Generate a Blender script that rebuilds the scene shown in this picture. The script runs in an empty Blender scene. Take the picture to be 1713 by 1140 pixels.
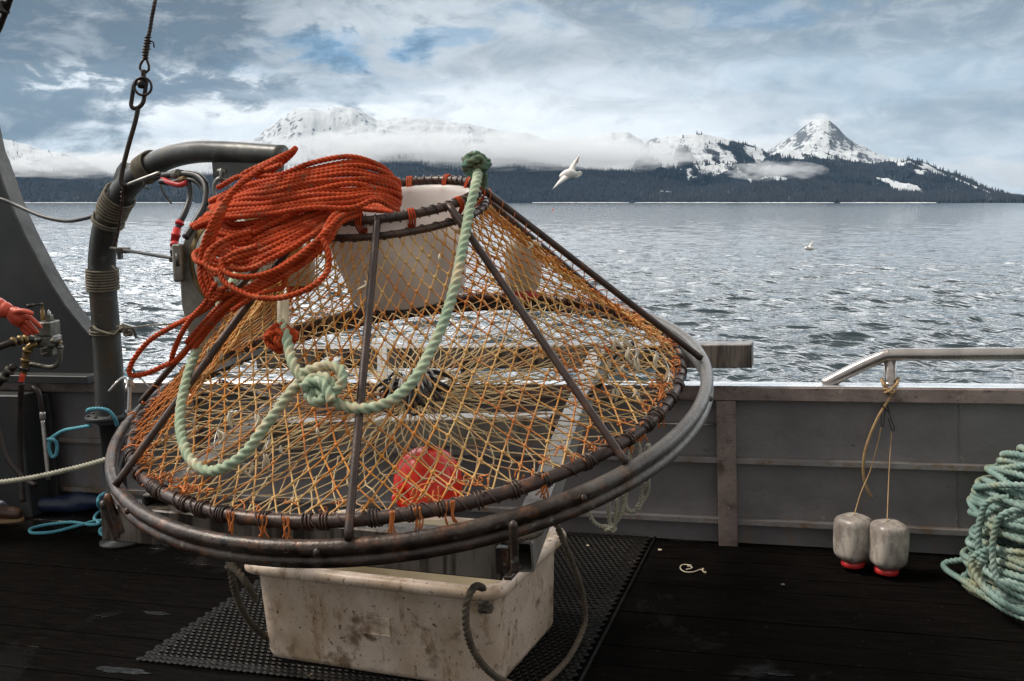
import bpy, math, random
import numpy as np
from mathutils import Vector
random.seed(7); RNG = np.random.default_rng(7)
SC = bpy.context.scene; COL = SC.collection
R_ = math.radians

# ---------------------------------------------------------------- camera
FPX = 1665.0; TH = math.atan(232/FPX)
CAM = np.array([0.0, 0.0, 1.85])
cd = bpy.data.cameras.new('camera'); cam = bpy.data.objects.new('camera', cd); COL.objects.link(cam)
cd.sensor_width = 36.0; cd.lens = FPX/1713*36; cd.clip_start = 0.05; cd.clip_end = 60000
cam.location = CAM; cam.rotation_euler = (R_(90)-TH, 0, 0); SC.camera = cam

# ---------------------------------------------------------------- exposure
SC.view_settings.view_transform = 'Standard'; SC.view_settings.look = 'None'
SC.view_settings.exposure = 0.36; SC.view_settings.gamma = 1.0
SC.view_settings.use_curve_mapping = False
SC.cycles.volume_bounces = 5
SC.cycles.max_bounces = 5

# ---------------------------------------------------------------- node helper
class NT:
    def __init__(s, nt): s.nt = nt; s.N = nt.nodes; s.L = nt.links; s.N.clear()
    def n(s, typ, **kw):
        nd = s.N.new(typ)
        for k, v in kw.items():
            if k == 'ins':
                for a, b in v.items(): s.set(nd, a, b)
            else: setattr(nd, k, v)
        return nd
    def set(s, nd, a, b):
        sock = nd.inputs[a]
        if hasattr(b, 'is_output'): s.L.new(b, sock)
        else: sock.default_value = b
    def m(s, op, a, b=0.0, c=None, clamp=False):
        nd = s.N.new('ShaderNodeMath'); nd.operation = op; nd.use_clamp = clamp
        s.set(nd, 0, a); s.set(nd, 1, b)
        if c is not None: s.set(nd, 2, c)
        return nd.outputs[0]
    def noise(s, vec, scale, detail=4, rough=.55, dist=0.0, out='Fac'):
        nd = s.n('ShaderNodeTexNoise', ins={'Scale': scale, 'Detail': detail, 'Roughness': rough, 'Distortion': dist})
        if vec is not None: s.L.new(vec, nd.inputs['Vector'])
        return nd.outputs[out]
    def ramp(s, fac, stops, interp='LINEAR'):
        nd = s.N.new('ShaderNodeValToRGB'); nd.color_ramp.interpolation = interp
        e = nd.color_ramp.elements
        while len(e) < len(stops): e.new(0.5)
        for i, (p, c) in enumerate(stops):
            e[i].position = p
            e[i].color = (c, c, c, 1) if isinstance(c, (int, float)) else (*c, 1)
        s.L.new(fac, nd.inputs[0]); return nd.outputs[0]
    def mix(s, f, a, b):
        nd = s.N.new('ShaderNodeMix'); nd.data_type = 'RGBA'
        s.set(nd, 0, f)
        for i, v in ((6, a), (7, b)):
            if hasattr(v, 'is_output'): s.L.new(v, nd.inputs[i])
            else: nd.inputs[i].default_value = (*v, 1) if len(v) == 3 else v
        return nd.outputs[2]
    def mapping(s, vec, scale=(1, 1, 1), rot=(0, 0, 0), loc=(0, 0, 0)):
        nd = s.n('ShaderNodeMapping', ins={'Scale': scale, 'Rotation': rot, 'Location': loc})
        s.L.new(vec, nd.inputs['Vector']); return nd.outputs[0]
    def sstep(s, v, a, b):
        nd = s.N.new('ShaderNodeMapRange'); nd.interpolation_type = 'SMOOTHSTEP'
        s.set(nd, 0, v); nd.inputs[1].default_value = a; nd.inputs[2].default_value = b
        return nd.outputs[0]

# ---------------------------------------------------------------- sky
SUN_AZ = R_(-82); SUN_EL = R_(50)      # azimuth measured from +Y towards +X : from the left
W = bpy.data.worlds.new('World'); SC.world = W; W.use_nodes = True
t = NT(W.node_tree)
sky = t.n('ShaderNodeTexSky'); sky.sky_type = 'NISHITA'; sky.sun_disc = False
sky.sun_elevation = SUN_EL; sky.sun_rotation = SUN_AZ; sky.air_density = 1.0; sky.dust_density = .4
gen = t.n('ShaderNodeTexCoord').outputs['Generated']
sx = t.n('ShaderNodeSeparateXYZ'); t.L.new(gen, sx.inputs[0])
X, Y, Z = sx.outputs
hyp = t.m('SQRT', t.m('ADD', t.m('MULTIPLY', X, X), t.m('MULTIPLY', Y, Y)))
el = t.m('ARCTAN2', Z, hyp); az = t.m('ARCTAN2', X, Y)
# cloud layers seen on a plane overhead: perspective streaks towards the horizon
zz = t.m('ADD', t.m('MAXIMUM', Z, 0.0), 0.30)
cv = t.n('ShaderNodeCombineXYZ'); t.L.new(t.m('DIVIDE', X, zz), cv.inputs[0]); t.L.new(t.m('DIVIDE', Y, zz), cv.inputs[1]); cv.inputs[2].default_value = 0.35
warp = t.n('ShaderNodeCombineXYZ'); 
n1 = t.noise(cv.outputs[0], 1.9, 9, .58, .5)
ae = t.n('ShaderNodeCombineXYZ'); t.L.new(az, ae.inputs[0]); t.L.new(t.m('MULTIPLY', el, 2.3), ae.inputs[1]); ae.inputs[2].default_value = 1.7
n2 = t.noise(ae.outputs[0], 9.0, 9, .62, .5)
n3 = t.noise(ae.outputs[0], 3.1, 7, .55, .4)
n4 = t.noise(ae.outputs[0], 19.0, 9, .62, .35)
def blob(px, py, wx, wy, k=0.05):
    a0 = math.atan((px-856.5)/FPX); e0 = math.atan((338-py)/FPX)
    da = t.m('DIVIDE', t.m('SUBTRACT', az, a0), wx/FPX); de = t.m('DIVIDE', t.m('SUBTRACT', el, e0), wy/FPX)
    r2 = t.m('ADD', t.m('MULTIPLY', da, da), t.m('MULTIPLY', de, de))
    # ragged edge from the noise
    r2 = t.m('ADD', r2, t.m('MULTIPLY', t.m('SUBTRACT', n2, .5), 7.0))
    r2 = t.m('ADD', r2, t.m('MULTIPLY', t.m('SUBTRACT', n3, .5), 4.5))
    r2 = t.m('ADD', r2, t.m('MULTIPLY', t.m('SUBTRACT', n4, .5), 3.0))
    return t.sstep(r2, 1.6, .1)
K = 1/0.10        # background strength 0.10
def kc(r, g, b): return (r*K, g*K, b*K)
blue = t.mix(.25, kc(.075, .20, .36), sky.outputs[0])
grey = t.mix(t.ramp(n1, [(.30, 0.0), (.68, 1.0)]), kc(.19, .225, .26), kc(.52, .545, .56))
c = grey
# high blue-grey veil on the right, paler towards the horizon
veil = t.mix(t.ramp(n3, [(.32, 0.0), (.62, 1.0)]), kc(.155, .225, .29), kc(.37, .425, .47))
rt_ = t.m('MULTIPLY', t.sstep(az, -.02, .32), t.sstep(el, .02, .12))
c = t.mix(t.m('MULTIPLY', rt_, .92), c, veil)
topv = t.m('MULTIPLY', t.sstep(el, .12, .20), .78)
c = t.mix(t.m('MULTIPLY', t.m('MULTIPLY', t.sstep(t.m('ADD', az, t.m('MULTIPLY', n3, .35)), .10, -.22), t.sstep(t.m('ADD', el, t.m('MULTIPLY', n2, .10)), .135, .19)), .85), c, t.mix(n4, kc(.065, .085, .11), kc(.16, .185, .215)))
c = t.mix(topv, c, t.mix(n2, kc(.075, .11, .15), kc(.31, .345, .38)))
# pale band over the mountains
low = t.mix(t.ramp(n2, [(.30, 0.0), (.66, 1.0)]), kc(.50, .555, .60), kc(.84, .86, .87))
lowf = t.m('MULTIPLY', t.sstep(t.m('ADD', el, t.m('MULTIPLY', t.m('SUBTRACT', n2, .5), .11)), .145, .065), t.sstep(az, .42, .12))
c = t.mix(t.m('MULTIPLY', lowf, .95), c, low)
lowr = t.m('MULTIPLY', t.sstep(el, .10, .02), .75)
c = t.mix(lowr, c, kc(.47, .54, .60))
lowc = t.m('MULTIPLY', t.sstep(el, .10, .0), t.sstep(t.m('ABSOLUTE', t.m('ADD', az, .08)), .36, .15))
c = t.mix(t.m('MULTIPLY', lowc, .7), c, kc(.78, .80, .80))
for (px, py, wx, wy, col, f) in (
        (890, 235, 420, 65, (.84, .86, .87), .7), (330, 195, 260, 26, (.90, .91, .91), .8), (860, 170, 200, 30, (.86, .87, .87), .7),
        (700, 60, 330, 60, (.56, .60, .63), .7),
        (560, 96, 135, 34, None, .95), (430, 132, 60, 14, None, .6), (760, 75, 90, 14, None, .6), (1180, 30, 260, 30, None, .42),
        (1000, 150, 260, 34, (.62, .66, .70), .6),
        (1480, 150, 260, 36, (.42, .52, .60), .5),
        (130, 70, 400, 125, (.085, .108, .135), .95), (330, 160, 230, 28, (.14, .17, .205), .85), (60, 190, 130, 50, (.15, .185, .22), .7),
        (640, 150, 120, 12, (.40, .45, .50), .6), (560, 170, 150, 10, (.42, .47, .52), .5)):
    b = t.m('MULTIPLY', blob(px, py, wx, wy), f)
    c = t.mix(b, c, blue if col is None else kc(*col))
brk = t.m('MULTIPLY', t.sstep(n4, .54, .66), t.m('MULTIPLY', t.m('MULTIPLY', t.sstep(el, .132, .112), t.sstep(el, .070, .095)), t.sstep(t.m('ABSOLUTE', t.m('ADD', az, .355)), .17, .07)))
c = t.mix(t.m('MULTIPLY', brk, .8), c, kc(.80, .83, .85))
c = t.mix(t.m('MULTIPLY', t.sstep(n4, .46, .66), .16), c, kc(.95, .96, .97))
c = t.mix(t.m('MULTIPLY', t.sstep(n4, .50, .34), .20), c, kc(.10, .15, .21))
# above the view: bright sky band added to light the water; dimmer overhead, behind
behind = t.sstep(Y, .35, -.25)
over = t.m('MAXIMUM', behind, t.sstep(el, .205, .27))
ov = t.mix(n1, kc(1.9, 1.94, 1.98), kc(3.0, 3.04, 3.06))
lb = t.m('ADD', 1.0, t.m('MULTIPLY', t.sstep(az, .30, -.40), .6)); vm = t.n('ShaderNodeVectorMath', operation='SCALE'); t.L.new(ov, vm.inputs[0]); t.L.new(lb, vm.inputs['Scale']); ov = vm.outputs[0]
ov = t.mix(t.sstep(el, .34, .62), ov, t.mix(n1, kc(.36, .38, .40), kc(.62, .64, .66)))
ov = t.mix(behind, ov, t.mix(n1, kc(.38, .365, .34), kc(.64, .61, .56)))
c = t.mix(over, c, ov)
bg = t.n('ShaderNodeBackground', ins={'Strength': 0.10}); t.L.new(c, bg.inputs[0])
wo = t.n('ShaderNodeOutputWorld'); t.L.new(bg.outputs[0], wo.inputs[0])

# ---------------------------------------------------------------- sun
sl = bpy.data.lights.new('sun', 'SUN'); sl.energy = 3.0; sl.angle = R_(14); sl.color = (1.0, .92, .82)
so = bpy.data.objects.new('sun', sl); COL.objects.link(so)
sd = Vector((math.sin(SUN_AZ)*math.cos(SUN_EL), math.cos(SUN_AZ)*math.cos(SUN_EL), math.sin(SUN_EL)))
so.rotation_euler = sd.to_track_quat('Z', 'Y').to_euler()

# ---------------------------------------------------------------- frames of reference
_c, _s = math.cos(TH), math.sin(TH)
FW = np.array([0, _c, -_s]); UPV = np.array([0, _s, _c])
def ray(x, y): return FW + np.array([(x-856.5)/FPX, 0, 0]) - UPV*(y-570)/FPX
def P(x, y, d):
    r = ray(x, y); return CAM + r*(d/r[1])
# deck frame: u along the bulwark, v towards the sea, w up (the boat is a few degrees out of level)
BA = np.array([.7726, 5.2009, .0447])
BU = np.array([1.4384, -.4557, .0719]); BU /= np.linalg.norm(BU)
BV = np.array([-BU[1], BU[0], 0]); BV /= np.linalg.norm(BV)
BW = np.cross(BU, BV)
BM = np.stack([BU, BV, BW])
def B(u, v, w): return BA + BU*u + BV*v + BW*w
def onpl(x, y, w=0.0):
    r = ray(x, y); return CAM + r*(((BA-CAM)@BW+w)/(r@BW))
def onwall(x, y, v=0.0):
    r = ray(x, y); return CAM + r*(((BA-CAM)@BV+v)/(r@BV))
def uvw(p): d = np.asarray(p)-BA; return np.array([d@BU, d@BV, d@BW])

# ---------------------------------------------------------------- mesh helper
class MB:
    def __init__(s): s.v = []; s.f = []; s.n = 0; s.sm = []
    def add(s, v, f, smooth=True):
        v = np.asarray(v, float)
        s.v.append(v); s.f.append([[i+s.n for i in q] for q in f] if not isinstance(f, np.ndarray) else (f+s.n).tolist())
        s.sm.append(smooth); s.n += len(v); return s
    def box(s, c, ax, half, bev=0.0):
        """box centred at c, axes rows of ax, half sizes; bevelled edges when bev > 0"""
        c = np.asarray(c, float); ax = np.asarray(ax, float); h = np.asarray(half, float)
        if bev <= 0:
            k = np.array([[x, y, z] for x in (-1, 1) for y in (-1, 1) for z in (-1, 1)])*h
            f = [(0, 1, 3, 2), (4, 6, 7, 5), (0, 4, 5, 1), (2, 3, 7, 6), (0, 2, 6, 4), (1, 5, 7, 3)]
            s.add(c + k@ax, f, False); return s
        bev = min(bev, h.min()*.9); vs = []; idx = {}
        for x in (-1, 1):
            for y in (-1, 1):
                for z in (-1, 1):
                    for a in range(3):
                        sg = np.array([x, y, z]); p = sg*(h-bev); p = p.astype(float); p[a] = sg[a]*h[a]
                        idx[(x, y, z, a)] = len(vs); vs.append(p)
        f = []
        for a in range(3):
            b_, c_ = (a+1) % 3, (a+2) % 3
            for sg in (-1, 1):
                q = []
                for (i, j) in ((-1, -1), (1, -1), (1, 1), (-1, 1)):
                    k = [0, 0, 0]; k[a] = sg; k[b_] = i; k[c_] = j; q.append(idx[(*k, a)])
                f.append(q if sg > 0 else q[::-1])
        for a in range(3):           # edges along axis a
            b_, c_ = (a+1) % 3, (a+2) % 3
            for i in (-1, 1):
                for j in (-1, 1):
                    k0 = [0, 0, 0]; k0[a] = -1; k0[b_] = i; k0[c_] = j; k1 = list(k0); k1[a] = 1
                    q = [idx[(*k0, b_)], idx[(*k1, b_)], idx[(*k1, c_)], idx[(*k0, c_)]]
                    f.append(q if i*j < 0 else q[::-1])
        for x in (-1, 1):
            for y in (-1, 1):
                for z in (-1, 1):
                    q = [idx[(x, y, z, a)] for a in range(3)]
                    f.append(q if x*y*z > 0 else q[::-1])
        s.add(c + np.array(vs)@ax, f, False); return s
    def beam(s, p, q, w, h, up=None, bev=.004):
        p = np.asarray(p, float); q = np.asarray(q, float); d = q-p; L = np.linalg.norm(d); d = d/L
        up = BW if up is None else np.asarray(up, float)
        sd_ = np.cross(d, up); sd_ /= np.linalg.norm(sd_); u2 = np.cross(sd_, d)
        return s.box((p+q)/2, [d, sd_, u2], (L/2, w/2, h/2), bev)
    def sweep(s, pts, r, n=10, lobes=0, pitch=.06, amp=.16, closed=False, caps=True, flat=None, phase=0.0):
        pts = np.asarray(pts, float); m = len(pts)
        rr = np.full(m, r) if np.isscalar(r) else np.asarray(r, float)
        tg = (np.roll(pts, -1, 0)-np.roll(pts, 1, 0)) if closed else np.gradient(pts, axis=0)
        tg /= np.linalg.norm(tg, axis=1)[:, None]+1e-12
        a = np.array([0, 0, 1.]) if abs(tg[0][2]) < .8 else np.array([0, 1., 0])
        N = np.zeros((m, 3)); v = a - tg[0]*(a@tg[0]); v /= np.linalg.norm(v); N[0] = v
        for i in range(1, m):
            v = N[i-1] - tg[i]*(N[i-1]@tg[i]); N[i] = v/(np.linalg.norm(v)+1e-12)
        Bn = np.cross(tg, N)
        seg = np.linalg.norm(np.diff(pts, axis=0), axis=1); L = np.r_[0, np.cumsum(seg)]
        th = np.arange(n)*2*np.pi/n
        if lobes:
            tw = L/pitch*2*np.pi/lobes*1.0 + phase
            ph = th[None, :]
            rad = rr[:, None]*(1-amp+amp*2*np.abs(np.cos((ph-tw[:, None])*lobes/2))**.8 - amp*.2)
        else: rad = np.repeat(rr[:, None], n, 1)
        V = pts[:, None, :] + rad[:, :, None]*(np.cos(th)[None, :, None]*N[:, None, :] + np.sin(th)[None, :, None]*Bn[:, None, :])
        V = V.reshape(-1, 3)
        i = np.arange(m if closed else m-1)[:, None]*n; j = np.arange(n)[None, :]; j2 = (j+1) % n
        i2 = (i+n) % (m*n)
        f = np.stack([i+j, i+j2, i2+j2, i2+j], -1).reshape(-1, 4).tolist()
        if caps and not closed:
            f.append(list(range(n))[::-1]); f.append([(m-1)*n+k for k in range(n)])
        s.add(V, f, True); return s
    def tubes(s, A, Bq, r, n=5):
        """many straight tubes at once"""
        A = np.asarray(A, float); Bq = np.asarray(Bq, float)
        d = Bq-A; L = np.linalg.norm(d, axis=1); k = L > 1e-6; A, Bq, d = A[k], Bq[k], (d/np.maximum(L, 1e-9)[:, None])[k]
        a = np.tile([0.3, .5, .81], (len(A), 1)); a = a-d*(a*d).sum(1)[:, None]; a /= np.linalg.norm(a, axis=1)[:, None]
        b = np.cross(d, a); th = np.arange(n)*2*np.pi/n
        ring = r*(np.cos(th)[None, :, None]*a[:, None] + np.sin(th)[None, :, None]*b[:, None])
        V = np.concatenate([A[:, None]+ring, Bq[:, None]+ring], 1).reshape(-1, 3)
        base = np.arange(len(A))[:, None]*2*n; j = np.arange(n)[None]; j2 = (j+1) % n
        f = np.stack([base+j, base+j2, base+n+j2, base+n+j], -1).reshape(-1, 4)
        s.add(V, f, True); return s
    def blobs(s, C, r, sub=1):
        """small knots: an octahedron-like ball at each point"""
        C = np.asarray(C, float); m = len(C)
        ang = np.arange(6)*np.pi/3
        k = np.concatenate([[[0, 0, 1.]], np.c_[np.cos(ang)*.87, np.sin(ang)*.87, np.full(6, .5)], np.c_[np.cos(ang)*.87, np.sin(ang)*.87, np.full(6, -.5)], [[0, 0, -1.]]])
        V = (C[:, None]+k[None]*(r*(.8+.5*RNG.random((m, 1, 3))))).reshape(-1, 3)
        f = []
        for i in range(6):
            j = (i+1) % 6
            f += [(0, 1+i, 1+j, 1+j), (1+i, 7+i, 7+j, 1+j), (7+i, 13, 13, 7+j)]
        f3 = [q for q in f if len(set(q)) == 4]; ft = [(0, 1+i, 1+(i+1) % 6) for i in range(6)] + [(7+i, 13, 7+(i+1) % 6) for i in range(6)]
        F = []
        for b_ in range(m):
            o = b_*14
            F += [[a+o for a in q] for q in f3] + [[a+o for a in q] for q in ft]
        s.add(V, F, True); return s
    def lathe(s, prof, c, ax, n=32, sq=0.0, wob=None, capb=False):
        """profile (r, h) rotated about axis rows ax[2]; sq > 0 squares the section"""
        c = np.asarray(c, float); ax = np.asarray(ax, float); th = np.arange(n)*2*np.pi/n
        cx, cy = np.cos(th), np.sin(th)
        if sq > 0:
            e = 2+sq; k = (np.abs(cx)**e+np.abs(cy)**e)**(-1/e); cx, cy = cx*k, cy*k
        V = []
        for (r, h) in prof:
            V.append(c + r*(cx[:, None]*ax[0]+cy[:, None]*ax[1]) + h*ax[2])
        m = len(prof); V = np.concatenate(V)
        i = np.arange(m-1)[:, None]*n; j = np.arange(n)[None]; j2 = (j+1) % n
        f = np.stack([i+j, i+j2, i+n+j2, i+n+j], -1).reshape(-1, 4).tolist()
        if capb: f.append(list(range(n))[::-1]); f.append([(m-1)*n+k for k in range(n)])
        s.add(V, f, True); return s
    def prism(s, poly, thick, nrm):
        """polygon (3d points, any outline) given a thickness along nrm"""
        poly = np.asarray(poly, float); nrm = np.asarray(nrm, float); m = len(poly)
        V = np.concatenate([poly-nrm*thick/2, poly+nrm*thick/2])
        f = [list(range(m))[::-1], [m+i for i in range(m)]] + [[i, (i+1) % m, m+(i+1) % m, m+i] for i in range(m)]
        s.add(V, f, False); return s
    def build(s, name, mat, parent=None, loc=None, bevel=0.0):
        V = np.concatenate(s.v); F = [q for g in s.f for q in g]
        sm = np.concatenate([np.full(len(g), b) for g, b in zip(s.f, s.sm)])
        base = np.zeros(3) if loc is None else np.asarray(loc, float)
        if parent is not None: base = BASE[parent.name]
        elif loc is None:
            base = np.array([*V.mean(0)[:2], V[:, 2].min()])
        me = bpy.data.meshes.new(name); me.from_pydata((V-base).tolist(), [], F)
        me.polygons.foreach_set('use_smooth', sm); me.materials.append(mat); me.update()
        o = bpy.data.objects.new(name, me); COL.objects.link(o)
        if parent is not None: o.parent = parent
        else: o.location = base
        BASE[o.name] = base
        if bevel > 0:
            md = o.modifiers.new('bevel', 'BEVEL'); md.width = bevel; md.segments = 2; md.limit_method = 'ANGLE'; md.angle_limit = R_(40)
        return o
BASE = {}
def tag(o, label=None, cat=None, group=None, kind=None):
    if label: o['label'] = label
    if cat: o['category'] = cat
    if group: o['group'] = group
    if kind: o['kind'] = kind
    return o
def thing(name, label, cat, loc, group=None):
    o = bpy.data.objects.new(name, None); o.empty_display_size = .1; COL.objects.link(o); o.location = loc
    BASE[o.name] = np.asarray(loc, float); return tag(o, label, cat, group)

def spline(ctrl, step, closed=False):
    """Catmull-Rom through the control points, resampled at an even step"""
    c_ = np.asarray(ctrl, float)
    c_ = np.concatenate([c_[-1:], c_, c_[:2]]) if closed else np.concatenate([2*c_[:1]-c_[1:2], c_, 2*c_[-1:]-c_[-2:-1]])
    out = []
    for i in range(1, len(c_)-2):
        p0, p1, p2, p3 = c_[i-1], c_[i], c_[i+1], c_[i+2]
        tt = np.linspace(0, 1, 24, endpoint=False)[:, None]
        out.append(.5*((2*p1)+(-p0+p2)*tt+(2*p0-5*p1+4*p2-p3)*tt**2+(-p0+3*p1-3*p2+p3)*tt**3))
    out.append(c_[-2][None]); out = np.concatenate(out)
    L = np.r_[0, np.cumsum(np.linalg.norm(np.diff(out, axis=0), axis=1))]
    n = max(3, int(L[-1]/step)); q = np.linspace(0, L[-1], n+1)
    if closed: q = q[:-1]
    return np.stack([np.interp(q, L, out[:, k]) for k in range(3)], 1)
def rope(mb, ctrl, r, n=12, closed=False, amp=.30, pitch=None, **kw):
    n = max(n, 15); pts = spline(ctrl, r*.36, closed)
    return mb.sweep(pts, r, n, 3, pitch or r*2.0, amp, closed, **kw)
def cord(mb, ctrl, r, n=7, closed=False, step=None): return mb.sweep(spline(ctrl, step or r*3, closed), r, n, closed=closed)
def pp(lst): return [P(*q) for q in lst]
def knot(mb, c, R0, r, ax=None, p=2, q=3, turns=1.0, n=12, sq=(1, 1, 1)):
    th = np.linspace(0, 2*np.pi, 160, endpoint=False)
    rr = R0*(1+.45*np.cos(q*th)); k = np.stack([rr*np.cos(p*th), rr*np.sin(p*th), R0*.5*np.sin(q*th)], 1)*np.array(sq)
    if ax is not None: k = k@np.asarray(ax)
    return rope(mb, c+k, r, n, closed=True)
def helix(mb, path, R0, r, pitch, n=6, jit=0.0, steps=14):
    """cord wound round a path (3d points)"""
    path = np.asarray(path, float); L = np.r_[0, np.cumsum(np.linalg.norm(np.diff(path, axis=0), axis=1))]
    turns = L[-1]/pitch; m = max(6, int(turns*steps)); q = np.linspace(0, L[-1], m)
    c_ = np.stack([np.interp(q, L, path[:, k]) for k in range(3)], 1)
    tg = np.gradient(c_, axis=0); tg /= np.linalg.norm(tg, axis=1)[:, None]
    a = np.cross(tg, [0.13, .2, .97]); a /= np.linalg.norm(a, axis=1)[:, None]; b = np.cross(tg, a)
    ph = q/pitch*2*np.pi + RNG.random()*6
    rad = R0*(1+jit*RNG.normal(size=m)*.5)
    return mb.sweep(c_+rad[:, None]*(np.cos(ph)[:, None]*a+np.sin(ph)[:, None]*b), r, n)

# ---------------------------------------------------------------- materials
def mat(name, c1, c2=None, scale=8, rough=.6, metal=0.0, bump=0.0, bscale=None, stretch=(1, 1, 1), lo=.35, hi=.65, extra=None, xg=None, rvar=.12, detail=5, spec=.5, bdist=.01, sss=0.0, trans=0.0):
    """principled material with a noise-driven mix of c1 and c2; extra = [(colour, scale, lo, hi, strength, stretch)] adds stains"""
    m = bpy.data.materials.new(name); m.use_nodes = True; k = NT(m.node_tree)
    tc = k.n('ShaderNodeTexCoord').outputs['Object']; v = k.mapping(tc, stretch)
    nz = k.noise(v, scale, detail, .6)
    col = k.mix(k.ramp(nz, [(lo, 0.0), (hi, 1.0)]), c1, c2 or tuple(x*.75 for x in c1))
    for i, (ec, es, el_, eh, ef, st) in enumerate(extra or []):
        v2 = k.mapping(tc, st, loc=(3.1*i+1.3, 2.2*i, .7*i)); f = k.ramp(k.noise(v2, es, 7, .65), [(el_, 0.0), (eh, ef)])
        col = k.mix(f, col, ec)
    if xg:
        sp_ = k.n('ShaderNodeSeparateXYZ'); k.L.new(tc, sp_.inputs[0]); g_ = k.m('ADD', sp_.outputs[0], k.m('MULTIPLY', k.m('SUBTRACT', k.noise(tc, 9, 6, .7), .5), xg[3]))
        col = k.mix(k.sstep(g_, xg[0], xg[1]), col, xg[2])
    bs = k.n('ShaderNodeBsdfPrincipled'); k.L.new(col, bs.inputs['Base Color'])
    rz = k.noise(tc, scale*1.7, 4); k.L.new(k.m('ADD', rough-rvar, k.m('MULTIPLY', rz, rvar*2), clamp=True), bs.inputs['Roughness'])
    bs.inputs['Metallic'].default_value = metal; bs.inputs['Specular IOR Level'].default_value = spec
    if sss: bs.inputs['Subsurface Weight'].default_value = sss; bs.inputs['Subsurface Radius'].default_value = (.02, .015, .01)
    if bump:
        b = k.n('ShaderNodeBump', ins={'Strength': bump, 'Distance': bdist}); k.L.new(k.noise(tc, bscale or scale*4, 5, .6), b.inputs['Height'])
        k.L.new(b.outputs[0], bs.inputs['Normal'])
    sh = bs.outputs[0]
    if trans:
        tl = k.n('ShaderNodeBsdfTranslucent'); k.L.new(col, tl.inputs[0]); ms = k.n('ShaderNodeMixShader', ins={0: trans}); k.L.new(sh, ms.inputs[1]); k.L.new(tl.outputs[0], ms.inputs[2]); sh = ms.outputs[0]
    o = k.n('ShaderNodeOutputMaterial'); k.L.new(sh, o.inputs[0]); return m
one = (1, 1, 1)
M = {}
M['rust'] = mat('rusty_pipe', (.030, .019, .014), (.075, .055, .045), 9, .36, .25, .8, 70, lo=.42, hi=.60, rvar=.22, bdist=.003, detail=8, xg=(.45, 1.05, (.12, .113, .105), 1.3),
                extra=[((.16, .065, .028), 13, .52, .68, .8, one), ((.16, .17, .14), 34, .60, .68, .7, one), ((.010, .008, .007), 12, .52, .62, .9, one)])
M['bar'] = mat('rusty_bar', (.028, .017, .014), (.060, .036, .029), 16, .42, .2, .6, 90, extra=[((.18, .07, .03), 20, .55, .7, .7, one)], bdist=.002)
M['ringwrap'] = mat('rubber_wrap', (.030, .022, .018), (.085, .040, .025), 20, .4, .1, .5, 80, bdist=.002)
M['galv'] = mat('scuffed_galvanised_pipe', (.24, .235, .22), (.13, .125, .12), 9, .38, .6, .5, 70, bdist=.002, extra=[((.07, .045, .035), 11, .52, .66, .9, one)])
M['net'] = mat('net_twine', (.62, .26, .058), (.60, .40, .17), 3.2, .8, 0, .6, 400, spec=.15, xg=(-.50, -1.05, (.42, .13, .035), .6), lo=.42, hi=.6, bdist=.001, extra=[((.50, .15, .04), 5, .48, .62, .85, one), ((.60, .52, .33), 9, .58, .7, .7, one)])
M['floornet'] = mat('floor_net_twine', (.50, .38, .20), (.64, .48, .26), 4, .8, 0, .5, 400, bdist=.001, extra=[((.36, .15, .05), 6, .5, .63, .8, one), ((.30, .28, .18), 9, .55, .7, .7, one)])
M['tuft'] = mat('frayed_orange_twine', (.55, .17, .04), (.40, .12, .03), 14, .8)
M['orange'] = mat('orange_rope', (.46, .062, .015), (.32, .040, .011), 14, .75, 0, .5, 500, spec=.15, bdist=.001, extra=[((.13, .12, .07), 42, .60, .66, .85, one), ((.78, .26, .13), 9, .55, .7, .5, one), ((.25, .05, .03), 5, .56, .72, .6, one)])
M['green'] = mat('pale_green_rope', (.36, .42, .29), (.25, .34, .24), 11, .8, 0, .6, 500, spec=.15, bdist=.001, extra=[((.55, .42, .27), 9, .50, .62, .8, one), ((.60, .62, .48), 30, .56, .66, .6, one), ((.12, .20, .13), 6, .60, .75, .7, one)])
M['knot'] = mat('mossy_knot_rope', (.055, .14, .10), (.12, .12, .055), 30, .8, 0, .6, 400, bdist=.001, extra=[((.16, .40, .30), 14, .52, .6, .8, one)])
M['coil'] = mat('seafoam_coil_rope', (.19, .28, .245), (.10, .18, .16), 9, .72, 0, .5, 400, bdist=.001, extra=[((.30, .09, .09), 60, .63, .67, .8, one), ((.26, .24, .13), 3.4, .50, .64, .85, one), ((.46, .58, .53), 6, .55, .68, .5, one)])
M['manila'] = mat('manila_rope', (.40, .27, .13), (.27, .17, .08), 16, .85, 0, .5, 300, bdist=.001)
M['grime'] = mat('grimy_rope', (.115, .088, .060), (.06, .048, .035), 18, .85, 0, .5, 300, bdist=.001)
M['lash'] = mat('olive_lashing', (.16, .14, .10), (.09, .075, .055), 22, .8, 0, .4, 300, bdist=.001)
M['bluerope'] = mat('blue_rope', (.07, .27, .36), (.10, .36, .44), 14, .7, 0, .4, 300, bdist=.001)
M['greyrope'] = mat('grey_mooring_rope', (.36, .35, .27), (.24, .23, .18), 12, .8, 0, .4, 300, bdist=.001)
M['black'] = mat('black_rubber', (.012, .012, .013), (.025, .025, .026), 10, .4, 0, .3, 60, bdist=.002)
M['boom'] = mat('weathered_boom_steel', (.080, .080, .074), (.038, .040, .040), 6, .42, .35, .5, 45, stretch=(1, 1, .35), bdist=.003, extra=[((.10, .065, .035), 7, .54, .70, .7, (1, 1, .3)), ((.20, .205, .20), 16, .58, .72, .5, one)])
M['frame'] = mat('weathered_aluminium_beam', (.27, .26, .24), (.19, .18, .165), 6, .45, .25, .5, 50, bdist=.002, extra=[((.045, .030, .020), 12, .52, .66, .85, (1, 1, .16)), ((.24, .12, .05), 8, .58, .72, .6, (1, 1, .3))])
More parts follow.
